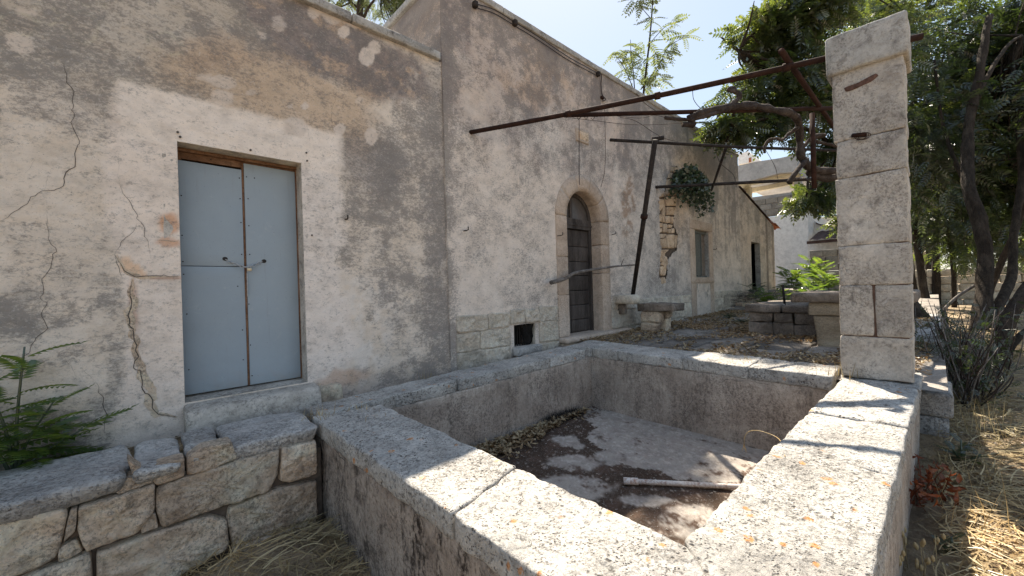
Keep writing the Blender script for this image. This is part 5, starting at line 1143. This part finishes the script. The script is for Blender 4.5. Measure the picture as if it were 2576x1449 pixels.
def crown_pts(blobs, rr=rs):
    P = []; Dv = []
    for (c, r, n) in blobs:
        n = int(n*.85); c = np.array(c, float); r = np.array(r, float); v = rr.normal(0, 1, (n, 3)); v /= np.linalg.norm(v, axis=1, keepdims=True); q = rr.rand(n)**.45
        p = v*q[:, None]
        # break the ellipsoid into tufts
        nz = fbm((c+p*r)[:, 0]*1.3, (c+p*r)[:, 1]*1.3, (c+p*r)[:, 2]*1.6, 3, .6); k = nz+rr.normal(0, .04, n) > .475
        p = p[k]; P.append(c+p*r); o = p*np.array([1, 1, .35]); o = o+rr.normal(0, .45, o.shape); o[:, 2] -= .3; Dv.append(o)
    return np.concatenate(P), np.concatenate(Dv)
def tree(name, label, trunks, blobs, size, mat, tpl=FR_TREE, group=None, bark='bark', twigs=True, cat='tree'):
    t0 = trunks[0][0][0]; T = thing(name, label, cat, tuple(t0), group)
    for i, (pts, r0, r1) in enumerate(trunks):
        P = smooth_path(pts, 6); V, F = tubeVF(P, np.linspace(r0, r1, len(P)), 9)
        q = V*5; V = V+r0*.5*np.stack([fbm(q[:,0]+9*i_, q[:,1]+4*i_, q[:,2]*.6+i_, 3)-.5 for i_ in range(3)], 1)
        mk('trunk' if i == 0 else 'limb', V, F, MAT[bark], T)
    if blobs:
        P, Dv = crown_pts(blobs); V, F = inst(tpl, P, Dv, size); mk('crown', V, F, MAT[mat], T, False)
        if twigs:
            parts = []; tips = [np.array(t[0][-1], float) for t in trunks]
            for (c, r, n) in blobs:
                c = np.array(c, float); s = min(tips, key=lambda q: np.linalg.norm(q-c)); w = []
                for k in range(6):
                    v = rs.normal(0, .5, 3); e = c+v*np.array(r); m = (s+e)/2+rs.normal(0, .12, 3); parts.append(tubeVF(smooth_path([s, m, e], 4), np.linspace(.035, .008, 9), 5))
            mk('branches', *joinVF(parts), MAT[bark], T, kind='stuff')
    return T
def gp(px, py, t): return np.array(TP(px, py, t))
def base_at(px, py):
    z = .62
    for _ in range(8): x, y = HP(px, py, z); z = float(zg(x, y))
    return np.array([x, y, z-.05])
def blob(px, py, t, rpx, rpy, n, dep=None):
    c = gp(px, py, t); return (c, (rpx/1000*t, (dep or rpx/1000*t), rpy/1000*t), n)
# ---- the thicket right of the pillar
def trunkpath(pix, t0, t1=None):
    b = base_at(*pix[0]); tb = float(b[0]*AY+b[1]*AX); t1 = tb if t1 is None else t1
    n = len(pix); return [b]+[gp(px, py, tb+(t1-tb)*(i+1)/(n-1)) for i, (px, py) in enumerate(pix[1:])]
TG = 'thicket of slim trees right of the pillar'
tree('tree', 'thickest dark trunk of the thicket, rising in a gentle bend', [(trunkpath([(2460, 830), (2474, 748), (2478, 657), (2466, 566), (2440, 480), (2432, 400), (2440, 300), (2465, 180), (2490, 40)], 0, 9.6), .15, .07), ([gp(2440, 480, 9.4), gp(2400, 400, 9.5), gp(2370, 300, 9.8), gp(2350, 150, 10)], .05, .025), ([gp(2436, 330, 9.5), gp(2470, 220, 9.6), gp(2530, 120, 9.8), gp(2570, 90, 10)], .06, .03)],
     [blob(2420, 180, 12.6, 150, 160, 1500), blob(2390, 400, 13, 130, 120, 900), blob(2530, 330, 12.5, 120, 150, 900)], .52, 'leaf_dark', group=TG)
tree('tree', 'dark trunk leaning right beside the thickest one', [(trunkpath([(2470, 790), (2489, 736), (2516, 666), (2553, 584), (2580, 500), (2600, 380)], 0, 9.5), .085, .05)], [blob(2560, 480, 12.6, 110, 110, 800), blob(2640, 250, 12, 150, 200, 1000)], .52, 'leaf_dark', group=TG)
tree('tree', 'double bent trunk in front of the sunlit yard, right of the thickest', [(trunkpath([(2477, 824), (2522, 748), (2547, 688), (2550, 596), (2570, 450), (2560, 300)], 0, 10), .1, .06)], [blob(2500, 30, 11.8, 170, 130, 1200), blob(2600, 120, 11, 120, 150, 800)], .5, 'leaf_dark', group=TG)
tree('tree', 'heavy trunk leaning out of the right edge of the picture', [(trunkpath([(2507, 925), (2522, 855), (2540, 794), (2580, 736), (2640, 640), (2700, 500)], 0), .1, .07)], [blob(2760, 200, 9, 150, 200, 700)], .46, 'leaf_dark', group=TG)
tree('tree', 'thin low stem leaning far right close to the ground', [(trunkpath([(2513, 921), (2545, 868), (2590, 828), (2680, 760), (2760, 640)], 0), .05, .035)], [blob(2900, 420, 7, 120, 120, 300)], .42, 'leaf_dark', group=TG)
tree('tree', 'slim leaning trunk directly beside the pillar edge', [(trunkpath([(2332, 776), (2322, 718), (2310, 627), (2297, 540), (2290, 420), (2300, 250)], 0), .13, .06)], [blob(2330, 330, 10.5, 110, 170, 800), blob(2330, 110, 12, 120, 110, 900)], .46, 'leaf_dark', group=TG)
tree('tree', 'short dark stem mostly hidden at the pillar edge', [(trunkpath([(2313, 773), (2300, 730), (2292, 681), (2286, 600), (2290, 500)], 0), .12, .08)], [blob(2300, 480, 12, 70, 70, 300)], .44, 'leaf_dark', group=TG)
tree('tree', 'thinnest straight stem behind the pillar, left of a thicker pair', [(trunkpath([(2340, 757), (2341, 657), (2337, 566), (2330, 450), (2335, 300)], 0), .06, .04)], [blob(2360, 300, 12, 90, 120, 500)], .46, 'leaf', group=TG)
tree('tree', 'straight dark trunk between two thinner stems', [(trunkpath([(2356, 765), (2355, 657), (2356, 566), (2352, 430), (2370, 260)], 0), .13, .07)], [blob(2400, 560, 13, 90, 60, 350), blob(2380, 160, 12, 130, 120, 700)], .46, 'leaf_dark', group=TG)
tree('tree', 'slender stem leaning left beyond the straight trunk', [(trunkpath([(2401, 773), (2397, 657), (2382, 566), (2375, 430), (2390, 300)], 0), .075, .045)], [blob(2470, 630, 13.5, 120, 45, 520), blob(2440, 480, 13, 120, 90, 600)], .42, 'leaf', group=TG)
# trees further back, lit from behind
for i, (px, py, t, n, lab) in enumerate([(2330, 560, 19, 900, 'far leafy tree showing just right of the pillar'), (2450, 600, 20, 1000, 'far leafy tree seen between the dark trunks'), (2570, 560, 18, 900, 'far leafy tree at the right edge behind the trunks')]):
    b = gp(px, 740, t); b[2] = .5; tree('far_tree', lab, [([b, gp(px+8, 660, t), gp(px, 560, t)], .16, .07)], [blob(px, py, t, 95, 75, n), blob(px-20, py-130, t, 110, 90, n)], .5, 'leaf', group='trees at the back of the yard')

# ---- the tree hanging over the pergola
b = np.array([11.2, .2, .8])
tree('overhanging_tree', 'large bright green tree arching over the pergola behind the pillar', [([b, gp(2160, 600, 9.8), gp(2150, 420, 9.5), gp(2100, 250, 9.2), gp(2050, 100, 8.8), gp(2020, -60, 8.5)], .17, .07),
      ([gp(2140, 400, 9.5), gp(2040, 330, 9.2), gp(1930, 300, 9), gp(1840, 330, 8.8)], .06, .02), ([gp(2100, 250, 9.2), gp(1990, 200, 9), gp(1900, 160, 8.8), gp(1860, 130, 8.6)], .05, .02), ([gp(2150, 520, 9.6), gp(2090, 510, 9.3), gp(2030, 500, 9)], .045, .02)],
     [blob(1920, 110, 8.9, 85, 75, 900), blob(2010, 40, 8.6, 90, 70, 900), blob(2100, -40, 8.4, 110, 80, 900), blob(1990, 170, 8.9, 105, 75, 900), blob(1880, 250, 9, 75, 48, 560), blob(1840, 318, 8.9, 55, 26, 300), blob(1960, 300, 9.2, 105, 60, 800),
      blob(2060, 250, 9.2, 85, 80, 800), blob(2090, 370, 9.4, 55, 45, 380), blob(2180, 130, 10.5, 110, 110, 1100), blob(2240, 330, 12, 90, 150, 1000), blob(2035, 498, 9.2, 50, 16, 260), blob(2085, 480, 9.2, 26, 24, 160), blob(2240, 0, 11, 120, 80, 900)], .36, 'leaf', group=None)
tree('side_tree', 'smaller leafy tree whose low twigs show left of the pillar', [([np.array([13, 1.6, .9]), gp(2115, 640, 12.5), gp(2110, 560, 12)], .09, .05)], [blob(2125, 545, 12, 22, 30, 120)], .4, 'leaf')
# ---- young tree of heaven rising behind the roof
t = 12.0; yt = []
stems = [([gp(1616, 262, t), gp(1625, 180, t), gp(1634, 100, t), gp(1640, 30, t), gp(1645, -60, t)], .035, .014), ([gp(1598, 255, t), gp(1594, 190, t), gp(1588, 140, t), gp(1586, 100, t)], .018, .007), ([gp(1612, 225, t), gp(1660, 160, t), gp(1680, 120, t), gp(1722, 92, t)], .016, .006),
         ([gp(1598, 235, t), gp(1570, 170, t), gp(1545, 135, t)], .014, .006), ([gp(1634, 110, t), gp(1665, 75, t), gp(1690, 55, t)], .012, .005), ([gp(1640, 50, t), gp(1615, 20, t), gp(1600, -5, t)], .012, .005)]
YT = tree('young_tree', 'slender young tree with feathery leaves rising behind the farmhouse roof', stems, None, .3, 'leaf_pale')
tips = [(1722, 92), (1700, 100), (1690, 55), (1665, 75), (1640, 45), (1600, 0), (1610, 15), (1650, -20), (1545, 135), (1560, 150), (1588, 120), (1590, 160), (1660, 160), (1680, 125), (1640, 190), (1620, 160), (1655, 200), (1630, 215), (1600, 205), (1572, 180), (1625, 110), (1595, 135), (1660, 185), (1648, 130)]
P = []; Dv = []
for (a, b_) in tips:
    for k in range(6):
        P.append(gp(a+rs.uniform(-9, 9), b_+rs.uniform(-9, 9), t+rs.uniform(-.3, .3))); th = rs.uniform(0, 6.28); Dv.append((math.cos(th), math.sin(th), rs.uniform(-.5, .3)))
P2, D2 = crown_pts([((11.65, 6.35, 12.4), (.9, .8, .5), 900)]); P = np.concatenate([np.array(P), P2]); Dv = np.concatenate([np.array(Dv), D2])  # unseen leaf mass high overhead, added to shade the terrace
V, F = inst(FR_TREE, P, Dv, .42, .3); mk('crown', V, F, MAT['leaf_pale'], YT, False)
t = 16.0
tree('eucalyptus', 'drooping grey-green eucalyptus showing above the roof of the low wing', [([gp(905, 300, t), gp(912, 120, t), gp(905, 30, t), gp(915, -40, t)], .2, .09), ([gp(908, 60, t), gp(930, 15, t), gp(960, -20, t)], .06, .03), ([gp(910, 30, t), gp(885, 5, t)], .05, .03), ([gp(960, -20, t), (8.3, 11, 13.4), (9, 7.3, 12.2)], .07, .03)],
     [blob(985, 20, t, 55, 55, 900), blob(940, -40, t, 80, 40, 700), blob(860, 0, t, 40, 16, 160), blob(1030, 0, t, 40, 60, 500), blob(1000, 70, t, 40, 40, 300), ((9.0, 7.55, 12.2), (1.2, .45, .6), 1500), ((8.4, 9.5, 12.8), (1, 1.5, .7), 500)], .5, 'leaf_pale', tpl=FR_DROOP)  # last two masses: unseen bough foliage, shaped to shade the trough floor

# ---- seedlings: stems with big compound leaves, each leaf an object sharing one mesh
LM = {}
def sprout(name, label, base, stems, size, mat='sprout', cat='plant', group=None, tpl=FR_BIG, per=9, seed=1, spread=1.0):
    rr = np.random.RandomState(seed); T = thing(name, label, cat, tuple(base), group); key = (id(tpl), mat)
    if key not in LM:
        m = mkmesh('leaf', tpl[0], tpl[1], False); m.materials.append(MAT[mat]); LM[key] = m
    for (dx, dy, h) in stems:
        b = np.array(base, float); tip = b+np.array([dx, dy, h]); P = smooth_path([b, b+np.array([dx*.3, dy*.3, h*.5]), tip], 6)
        mk('stem', *tubeVF(P, np.linspace(.011, .005, len(P)), 6), MAT['caper'], T)
        for k in range(per):
            s = .3+.7*(k+.5)/per; p = P[int(s*(len(P)-1))]; az = k*2.4+rr.uniform(-.3, .3); el = .15+.75*(s-.3)+rr.uniform(-.15, .15)
            d = Vector((math.cos(az)*math.cos(el)*spread, math.sin(az)*math.cos(el)*spread, math.sin(el))).normalized(); sd = Vector((0, 0, 1)).cross(d).normalized(); u = d.cross(sd)
            o = bpy.data.objects.new('leaf', LM[key]); COL.objects.link(o); o.parent = T
            sc = size*rr.uniform(.75, 1.15)*(1-.35*(s-.3)); M = Matrix((d*sc, sd*sc, u*sc)).transposed().to_4x4(); M.translation = Vector(p-ORG[T.name]); o.matrix_local = M
    return T
x, z = YP(40, 1195, 4.02)
sprout('seedling', 'bushy green tree of heaven seedling between rubble wall and house at the left edge', (x, 4.0, .62), [(.06, -.05, .86), (-.1, -.06, .7), (.18, -.08, .5), (-.28, -.02, .5), (.3, -.06, .28)], .33, per=9, seed=4)
sprout('seedling', 'smaller green seedling at the very left edge behind the rubble wall', (x-.5, 3.98, .62), [(.05, -.05, .5), (-.1, 0, .4)], .36, per=8, seed=9)
def far_sprout(px, py, X, h, lab, n=3, size=.42, mat='sprout', seed=1, per=8):
    Y, Z = XP(px, py, X); zb = float(terz(np.array(X), np.array(Y)))
    rr = np.random.RandomState(seed); sprout('sprout', lab, (X, Y, zb), [(rr.uniform(-.35, .35), rr.uniform(-.35, .35), h*rr.uniform(.7, 1.05)) for _ in range(n)], size, mat, group='green sprouts at the end of the terrace', seed=seed, per=per)
far_sprout(2040, 745, 12.0, .75, 'sunlit yellow-green sprout behind the stone table', 4, .5, seed=11, per=10)
far_sprout(1975, 755, 11.0, .45, 'low bright green sprout left of the tall sunlit one', 5, .36, seed=12, per=9)
far_sprout(1935, 752, 12.2, .6, 'dark bushy sprout near the empty doorway', 5, .4, 'sprout', seed=13, per=9)
far_sprout(1900, 750, 13.5, .55, 'straggly grey-green sprout in front of the empty doorway', 3, .36, 'caper', seed=14)
far_sprout(2000, 735, 15.5, .8, 'dark feathery sprout at the foot of the white house', 5, .55, seed=15, per=10)
far_sprout(2075, 730, 15, 1.0, 'dark feathery sprout before the grey block wall', 5, .55, seed=16, per=10)
far_sprout(2100, 745, 12.5, .4, 'sunlit low sprout close to the left edge of the pillar', 4, .4, seed=17, per=9)
far_sprout(2015, 758, 10.6, .3, 'smallest yellow-green sprout just above the low masonry block', 4, .3, seed=18, per=8)
far_sprout(2050, 725, 17, 1.2, 'tallest dark sprout at the corner of the white house', 5, .6, seed=19, per=10)
for px, py, X, lab, h in ((1832, 778, 9.9, 'small dark weed at the foot of the farmhouse wall', .1), (1862, 795, 9.1, 'small weed growing between terrace flagstones', .05)):
    Y, Z = XP(px, py, X); Y = min(Y, 4.0); sprout('weed', lab, (X, Y, zt_(X, Y)), [(.1, 0, h), (-.1, .05, h), (0, -.1, h)], .16, 'leaf_dark', seed=int(px), per=7)
# debris heap at the foot of the lean-to
parts = []
for k in range(60):
    x = rs.uniform(12.6, 15.2); y = rs.uniform(2.7, 4.1); z = float(terz(np.array(x), np.array(y))); s = rs.uniform(.05, .2)
    parts.append(blockVF(C8(x, x+s*1.5, y, y+s, z-.02, z+s*.6), .02, .02, .08, 9, k))
mk('rubble_heap', *joinVF(parts), MAT['pinkrock'], None, kind='stuff', label='heap of fallen rubble at the foot of the lean-to wall', cat='rubble')
V, F = strawVF(rs.uniform(12.3, 15.5, 500), rs.uniform(2.8, 4.1, 500), np.full(500, 1.15)+rs.uniform(-.05, .25, 500), .6, .014, .4); mk('dead_twigs', V, F, MAT['stick'], None, kind='stuff', label='dead twigs lying on the rubble heap by the lean-to', cat='twigs')

# ---- caper bush hanging out of the wall
c = YP(1690, 470); CB = thing('caper_bush', 'dark green caper bush hanging out of the bare stones of the wall', 'bush', (c[0], D, c[1]))
st = []; LP_ = []
for k in range(90):
    a = rs.uniform(-1.2, 1.4); l = rs.uniform(.35, 1.05); o = rs.uniform(.1, .42); s0 = np.array([c[0]+.15+rs.uniform(-.2, .2), D, c[1]+.12+rs.uniform(-.12, .18)])
    e = s0+np.array([math.sin(a)*l*1.25+.25, -o, .12*rs.rand()-l*.75*rs.uniform(.1, 1.1)]); m = (s0+e)/2+np.array([.05, -o*.6, .16]); P = smooth_path([s0, m, e], 6); st.append(tubeVF(P, .004, 4))
    for p in P[2:]:
        for _ in range(3): LP_.append(p+rs.normal(0, .035, 3))
mk('stems', *joinVF(st), MAT['bark'], CB, kind='stuff')
th = np.arange(6)*math.pi/3; disc = (np.stack([np.cos(th)*.5, np.sin(th)*.5, th*0], 1), np.array([[0, 1, 2, 3], [0, 3, 4, 5]]))
LP_ = np.array(LP_); LP_[:, 1] = np.minimum(LP_[:, 1], D-.03); V, F = inst(disc, LP_, rs.normal(0, 1, (len(LP_), 3))+np.array([0, -.4, .2]), .07, 1.2); mk('leaves', V, F, MAT['caper'], CB, False)

# ---- shrub and tangle at the right of the pillar
sb = np.array([7.6, -.55, .3]); SH = thing('shrub', 'tangled dry shrub with dark leaves at the foot of the trees beside the pillar', 'shrub', tuple(sb))
st = []; lv = []
for k in range(180):
    xx = rs.uniform(6.2, 8.6); s0 = np.array([xx, rs.uniform(-.05*xx, -.06), .27]); a = rs.uniform(0, 6.28); l = rs.uniform(.5, 1.15); e = s0+np.array([math.cos(a)*.35*l, math.sin(a)*.3*l, l]); m = (s0+e)/2+rs.normal(0, .09, 3); P = smooth_path([s0, m, e], 4); st.append(tubeVF(P, np.linspace(.009, .003, len(P)), 4))
    if k % 2: lv += [p+rs.normal(0, .06, 3) for p in P[3:]]
mk('stems', *joinVF(st[:90]), MAT['stick'], SH, kind='stuff'); mk('stems', *joinVF(st[90:]), MAT['vine'], SH, kind='stuff')
lv = np.array(lv); V, F = inst(frond(4, 1, .35, .16, .3), lv, rs.normal(0, 1, (len(lv), 3))+np.array([0, 0, .1]), .1, .6); mk('leaves', V, F, MAT['leaf_dark'], SH, False)
n = 500; b = np.stack([rs.uniform(5.2, 8.6, n), rs.uniform(-.45, -.08, n), np.full(n, .25)], 1); V, F = bladesVF(n, b, .42, .006, .6, .6); mk('dry_grass', V, F, MAT['straw'], None, True, kind='stuff', label='tall dry grass along the terrace edge under the shrub', cat='grass')
n = 110; b = np.stack([rs.uniform(3.4, 5.2, n), rs.uniform(-.28, .05, n), np.full(n, .2)], 1); V, F = bladesVF(n, b, .35, .006, .6, .5); mk('dry_grass', V, F, MAT['straw'], None, True, kind='stuff', label='dry grass against the outer side of the right trough wall', cat='grass')
x, y = HP(2420, 1170, .28); sprout('weed', 'small green weed in the straw right of the trough', (x, y, .24), [(.05, 0, .22), (-.08, .05, .18), (0, -.1, .15)], .13, 'leaf_dark', seed=21, per=9)
x, y = HP(2395, 1390, .25); sprout('weed', 'tiny green weed near the half buried planks', (x, y, .22), [(.03, 0, .1), (-.03, .05, .08)], .08, 'leaf_dark', seed=22, per=6)
x, y = HP(2318, 1270, .22); RD = thing('withered_plant', 'withered rust-red plant against the outer trough wall', 'plant', (x, y, .2))
st = []; lv = []
for k in range(22):
    s0 = np.array([x+rs.uniform(-.25, .25), y+rs.uniform(-.06, .06), .2]); a = rs.uniform(0, 6.28); l = rs.uniform(.12, .34); e = s0+np.array([math.cos(a)*.25, math.sin(a)*.12, l]); P = smooth_path([s0, (s0+e)/2+rs.normal(0, .03, 3), e], 4); st.append(tubeVF(P, .003, 4)); lv += [p+rs.normal(0, .025, 3) for p in P[2:]]
mk('stems', *joinVF(st), MAT['redleaf'], RD, kind='stuff'); V, F = leavesVF(np.array(lv), .075, 1.5); mk('leaves', V, F, MAT['redleaf'], RD, False)
OT = thing('oat_heads', 'pale plump seed heads of wild grass beside the dark planks', 'grass', (HP(2270, 1400, .25)[0], HP(2270, 1400, .25)[1], .2))
st = []; hd = []
for k in range(16):
    x, y = HP(2255+rs.uniform(0, 110), 1440+rs.uniform(-40, 60), .22); h = rs.uniform(.1, .2); e = np.array([x+rs.uniform(-.03, .03), y+rs.uniform(-.03, .03), .22+h]); st.append(tubeVF([(x, y, .2), e], .0015, 4))
    for j in range(2): q = e+rs.normal(0, .012, 3); hd.append(tubeVF([q+np.array([0, 0, .016]), q+np.array([0, 0, .006]), q-np.array([0, 0, .008]), q-np.array([0, 0, .02])], [.001, .007, .008, .001], 6))
mk('stems', *joinVF(st), MAT['straw'], OT, kind='stuff'); [mk('seed_head', *q, MAT['straw'], OT) for q in hd]
DL = thing('fallen_limb', 'pale dead limb leaning against the thickest trunk', 'branch', tuple(gp(2385, 760, 8.5)))
mk('limb', *tubeVF(smooth_path([gp(2375, 778, 8.8), gp(2410, 745, 8.7), gp(2463, 712, 8.5)], 5), .03, 7), MAT['stick'], DL)

# ================================================================== BACKGROUND BUILDINGS
XW_ = 22.0
def xpoly(name, poly, X, depth, mat, parent, fr=XP, **k):
    P = [XP(px, py, X) for px, py in poly]; n = len(P); V = [(X, y, z) for y, z in P]+[(X+depth, y, z) for y, z in P]
    F = [tuple(range(n)), tuple(range(n, 2*n))[::-1]]+[(i, (i+1) % n, n+(i+1) % n, n+i) for i in range(n)]
    return mk(name, V, F, mat, parent, False, **k)
WH = thing('white_house', 'white rendered house with bare concrete upper frame beyond the farmhouse', 'building', (23, 5, .8))
yc, zc_ = XP(2032, 531, XW_)
xpoly('wall', [(1850, 560), (2033, 531), (2035, 740), (1850, 760)], XW_, 5, MAT['white'], WH)
y2 = XP(2056, 540, XW_+3)
xpoly('parapet', [(1850, 505), (1888, 497), (2030, 478), (2033, 529), (1850, 556)], XW_+.03, .3, MAT['concrete'], WH)
# parapet blocks
Yl, Yr = XP(1880, 520, XW_)[0], XP(2030, 505, XW_)[0]
for r in range(3):
    z0 = zc_+.03+r*.28; y = Yr+.1+(r % 2)*.25
    while y < Yl+1.5: block('block', C8(XW_-.03, XW_+.1, y+.01, y+.49, z0+.01, z0+.26), MAT['cinder'], WH, r=.01, amp=.004, cell=.25, smooth=False); y += .5
xpoly('roof_beam', [(1850, 418), (1900, 407), (1960, 398), (2004, 388), (2006, 432), (1960, 436), (1900, 452), (1850, 461)], XW_-.6, 5.5, MAT['concrete'], WH)
xpoly('soffit', [(1850, 462), (1960, 437), (2006, 433), (2006, 440), (1880, 462), (1866, 475), (1880, 497), (1868, 505), (1850, 480)], XW_-.3, .6, MAT['cream'], WH)
xpoly('beam', [(1884, 475), (2000, 452), (2000, 462), (1884, 485)], XW_+1.2, .3, MAT['cream'], WH)
xpoly('post', [(1998, 432), (2014, 428), (2014, 482), (1998, 484)], XW_+.2, .4, MAT['concrete'], WH); xpoly('post', [(2030, 478), (2056, 490), (2058, 538), (2034, 531)], XW_+1.5, .3, MAT['concrete'], WH)
xpoly('post', [(1874, 470), (1886, 468), (1886, 500), (1874, 502)], XW_+.2, .4, MAT['cream'], WH)
TW = thing('roof_turret', 'tiny white hut with a red window above the concrete roof', 'building', (34, 10, 8)); xpoly('wall', [(1857, 388), (1882, 380), (1893, 392), (1893, 408), (1857, 414)], 34, 3, MAT['white'], TW)
y, z = XP(1886, 401, 33.97); box('window', C8(33.95, 34.02, y-.1, y+.06, z-.22, z+.12), MAT['terracotta'], TW)
OB = thing('outbuilding', 'low white outbuilding with a dark brown tiled roof beside the white house', 'building', (21, 3, .8))
xpoly('wall', [(2033, 560), (2050, 556), (2062, 565), (2125, 578), (2125, 640), (2036, 640)], 23.2, 3, MAT['white'], OB)
xpoly('wall', [(2036, 606), (2125, 602), (2125, 632), (2036, 632)], 21.4, .3, MAT['white'], OB)
yA, zA = XP(2034, 607, 20.9); yB, zB = XP(2125, 602, 20.9); yC, zC = XP(2044, 589, 23); rows = 7
for r in range(rows):
    x0 = 20.9+r*.3; z0 = zA+.02+r*.075; yl_ = yA-r*.03; ww = .3; y = yB-.6
    parts = []
    while y < yl_:
        a = [(x0, y, z0), (x0+.33, y, z0+.085), (x0+.33, y+ww*.5, z0+.13), (x0, y+ww*.5, z0+.05), (x0, y+ww, z0), (x0+.33, y+ww, z0+.085)]; mk('roof_tile', a, [(0, 1, 2, 3), (3, 2, 5, 4)], MAT['tile'], OB, False); y += ww
box('gutter', C8(20.82, 20.9, yB-.6, yA+.05, zA-.12, zA), MAT['tile'], OB)
xpoly('coping', [(2052, 559), (2062, 563), (2125, 576), (2125, 579), (2052, 563)], 23.1, 3, MAT['tile'], OB)
FB = thing('far_buildings', 'pale flat roofed house far off beyond the outbuilding', 'building', (40, 8, 2)); xpoly('wall', [(2050, 548), (2128, 540), (2128, 600), (2050, 600)], 38, 5, MAT['cream'], FB); xpoly('terrace_wall', [(2055, 556), (2090, 552), (2090, 562), (2055, 566)], 37.8, .1, MAT['cinder'], FB)
BW = thing('block_wall', 'old wall of grey stone blocks below the white outbuilding', 'wall', (19, 2, .8))
yl_, zt2 = XP(2036, 630, 19); yr_ = XP(2130, 630, 19)[0]; z = .7; r = 0
while z < zt2-.05:
    y = yr_-.8+(r % 2)*.2; h = .27
    while y < yl_+.0:
        w = random.uniform(.34, .62); e = min(y+w, yl_); block('block', C8(19-random.uniform(0, .02), 19.3, y+.008, e-.008, z+.008, z+h-.004), MAT['cinder'], BW, r=.015, amp=.008, cell=.2); y += w
    z += h; r += 1
# garden wall and pale houses glimpsed between the trunks
GW = thing('garden_wall', 'rough stone garden wall at the back of the yard', 'wall', (23, -4, .5))
z = .5
for r in range(5):
    y = -14+(r % 2)*.3
    while y < 2.5:
        w = random.uniform(.4, .75); block('stone', C8(23+random.uniform(-.03, .03), 23.4, y+.01, y+w-.01, z+.01, z+.3), MAT['plinth'], GW, r=.04, amp=.02, cell=.3); y += w
    z += .3
CH_ = thing('cream_house', 'cream coloured house glimpsed between the trunks right of the pillar', 'building', (30, -1, .5)); xpoly('wall', [(2270, 560), (2350, 555), (2350, 640), (2270, 640)], 30, 5, MAT['cream'], CH_); xpoly('foot', [(2270, 630), (2350, 630), (2350, 740), (2270, 740)], 30.1, 5, MAT['cinder'], CH_)
box('roof', C8(29.8, 35.2, XP(2350, 555, 30)[0]-.1, XP(2270, 560, 30)[0]+.1, XP(2270, 555, 30)[1], XP(2270, 553, 30)[1]+.1), MAT['tile'], CH_)
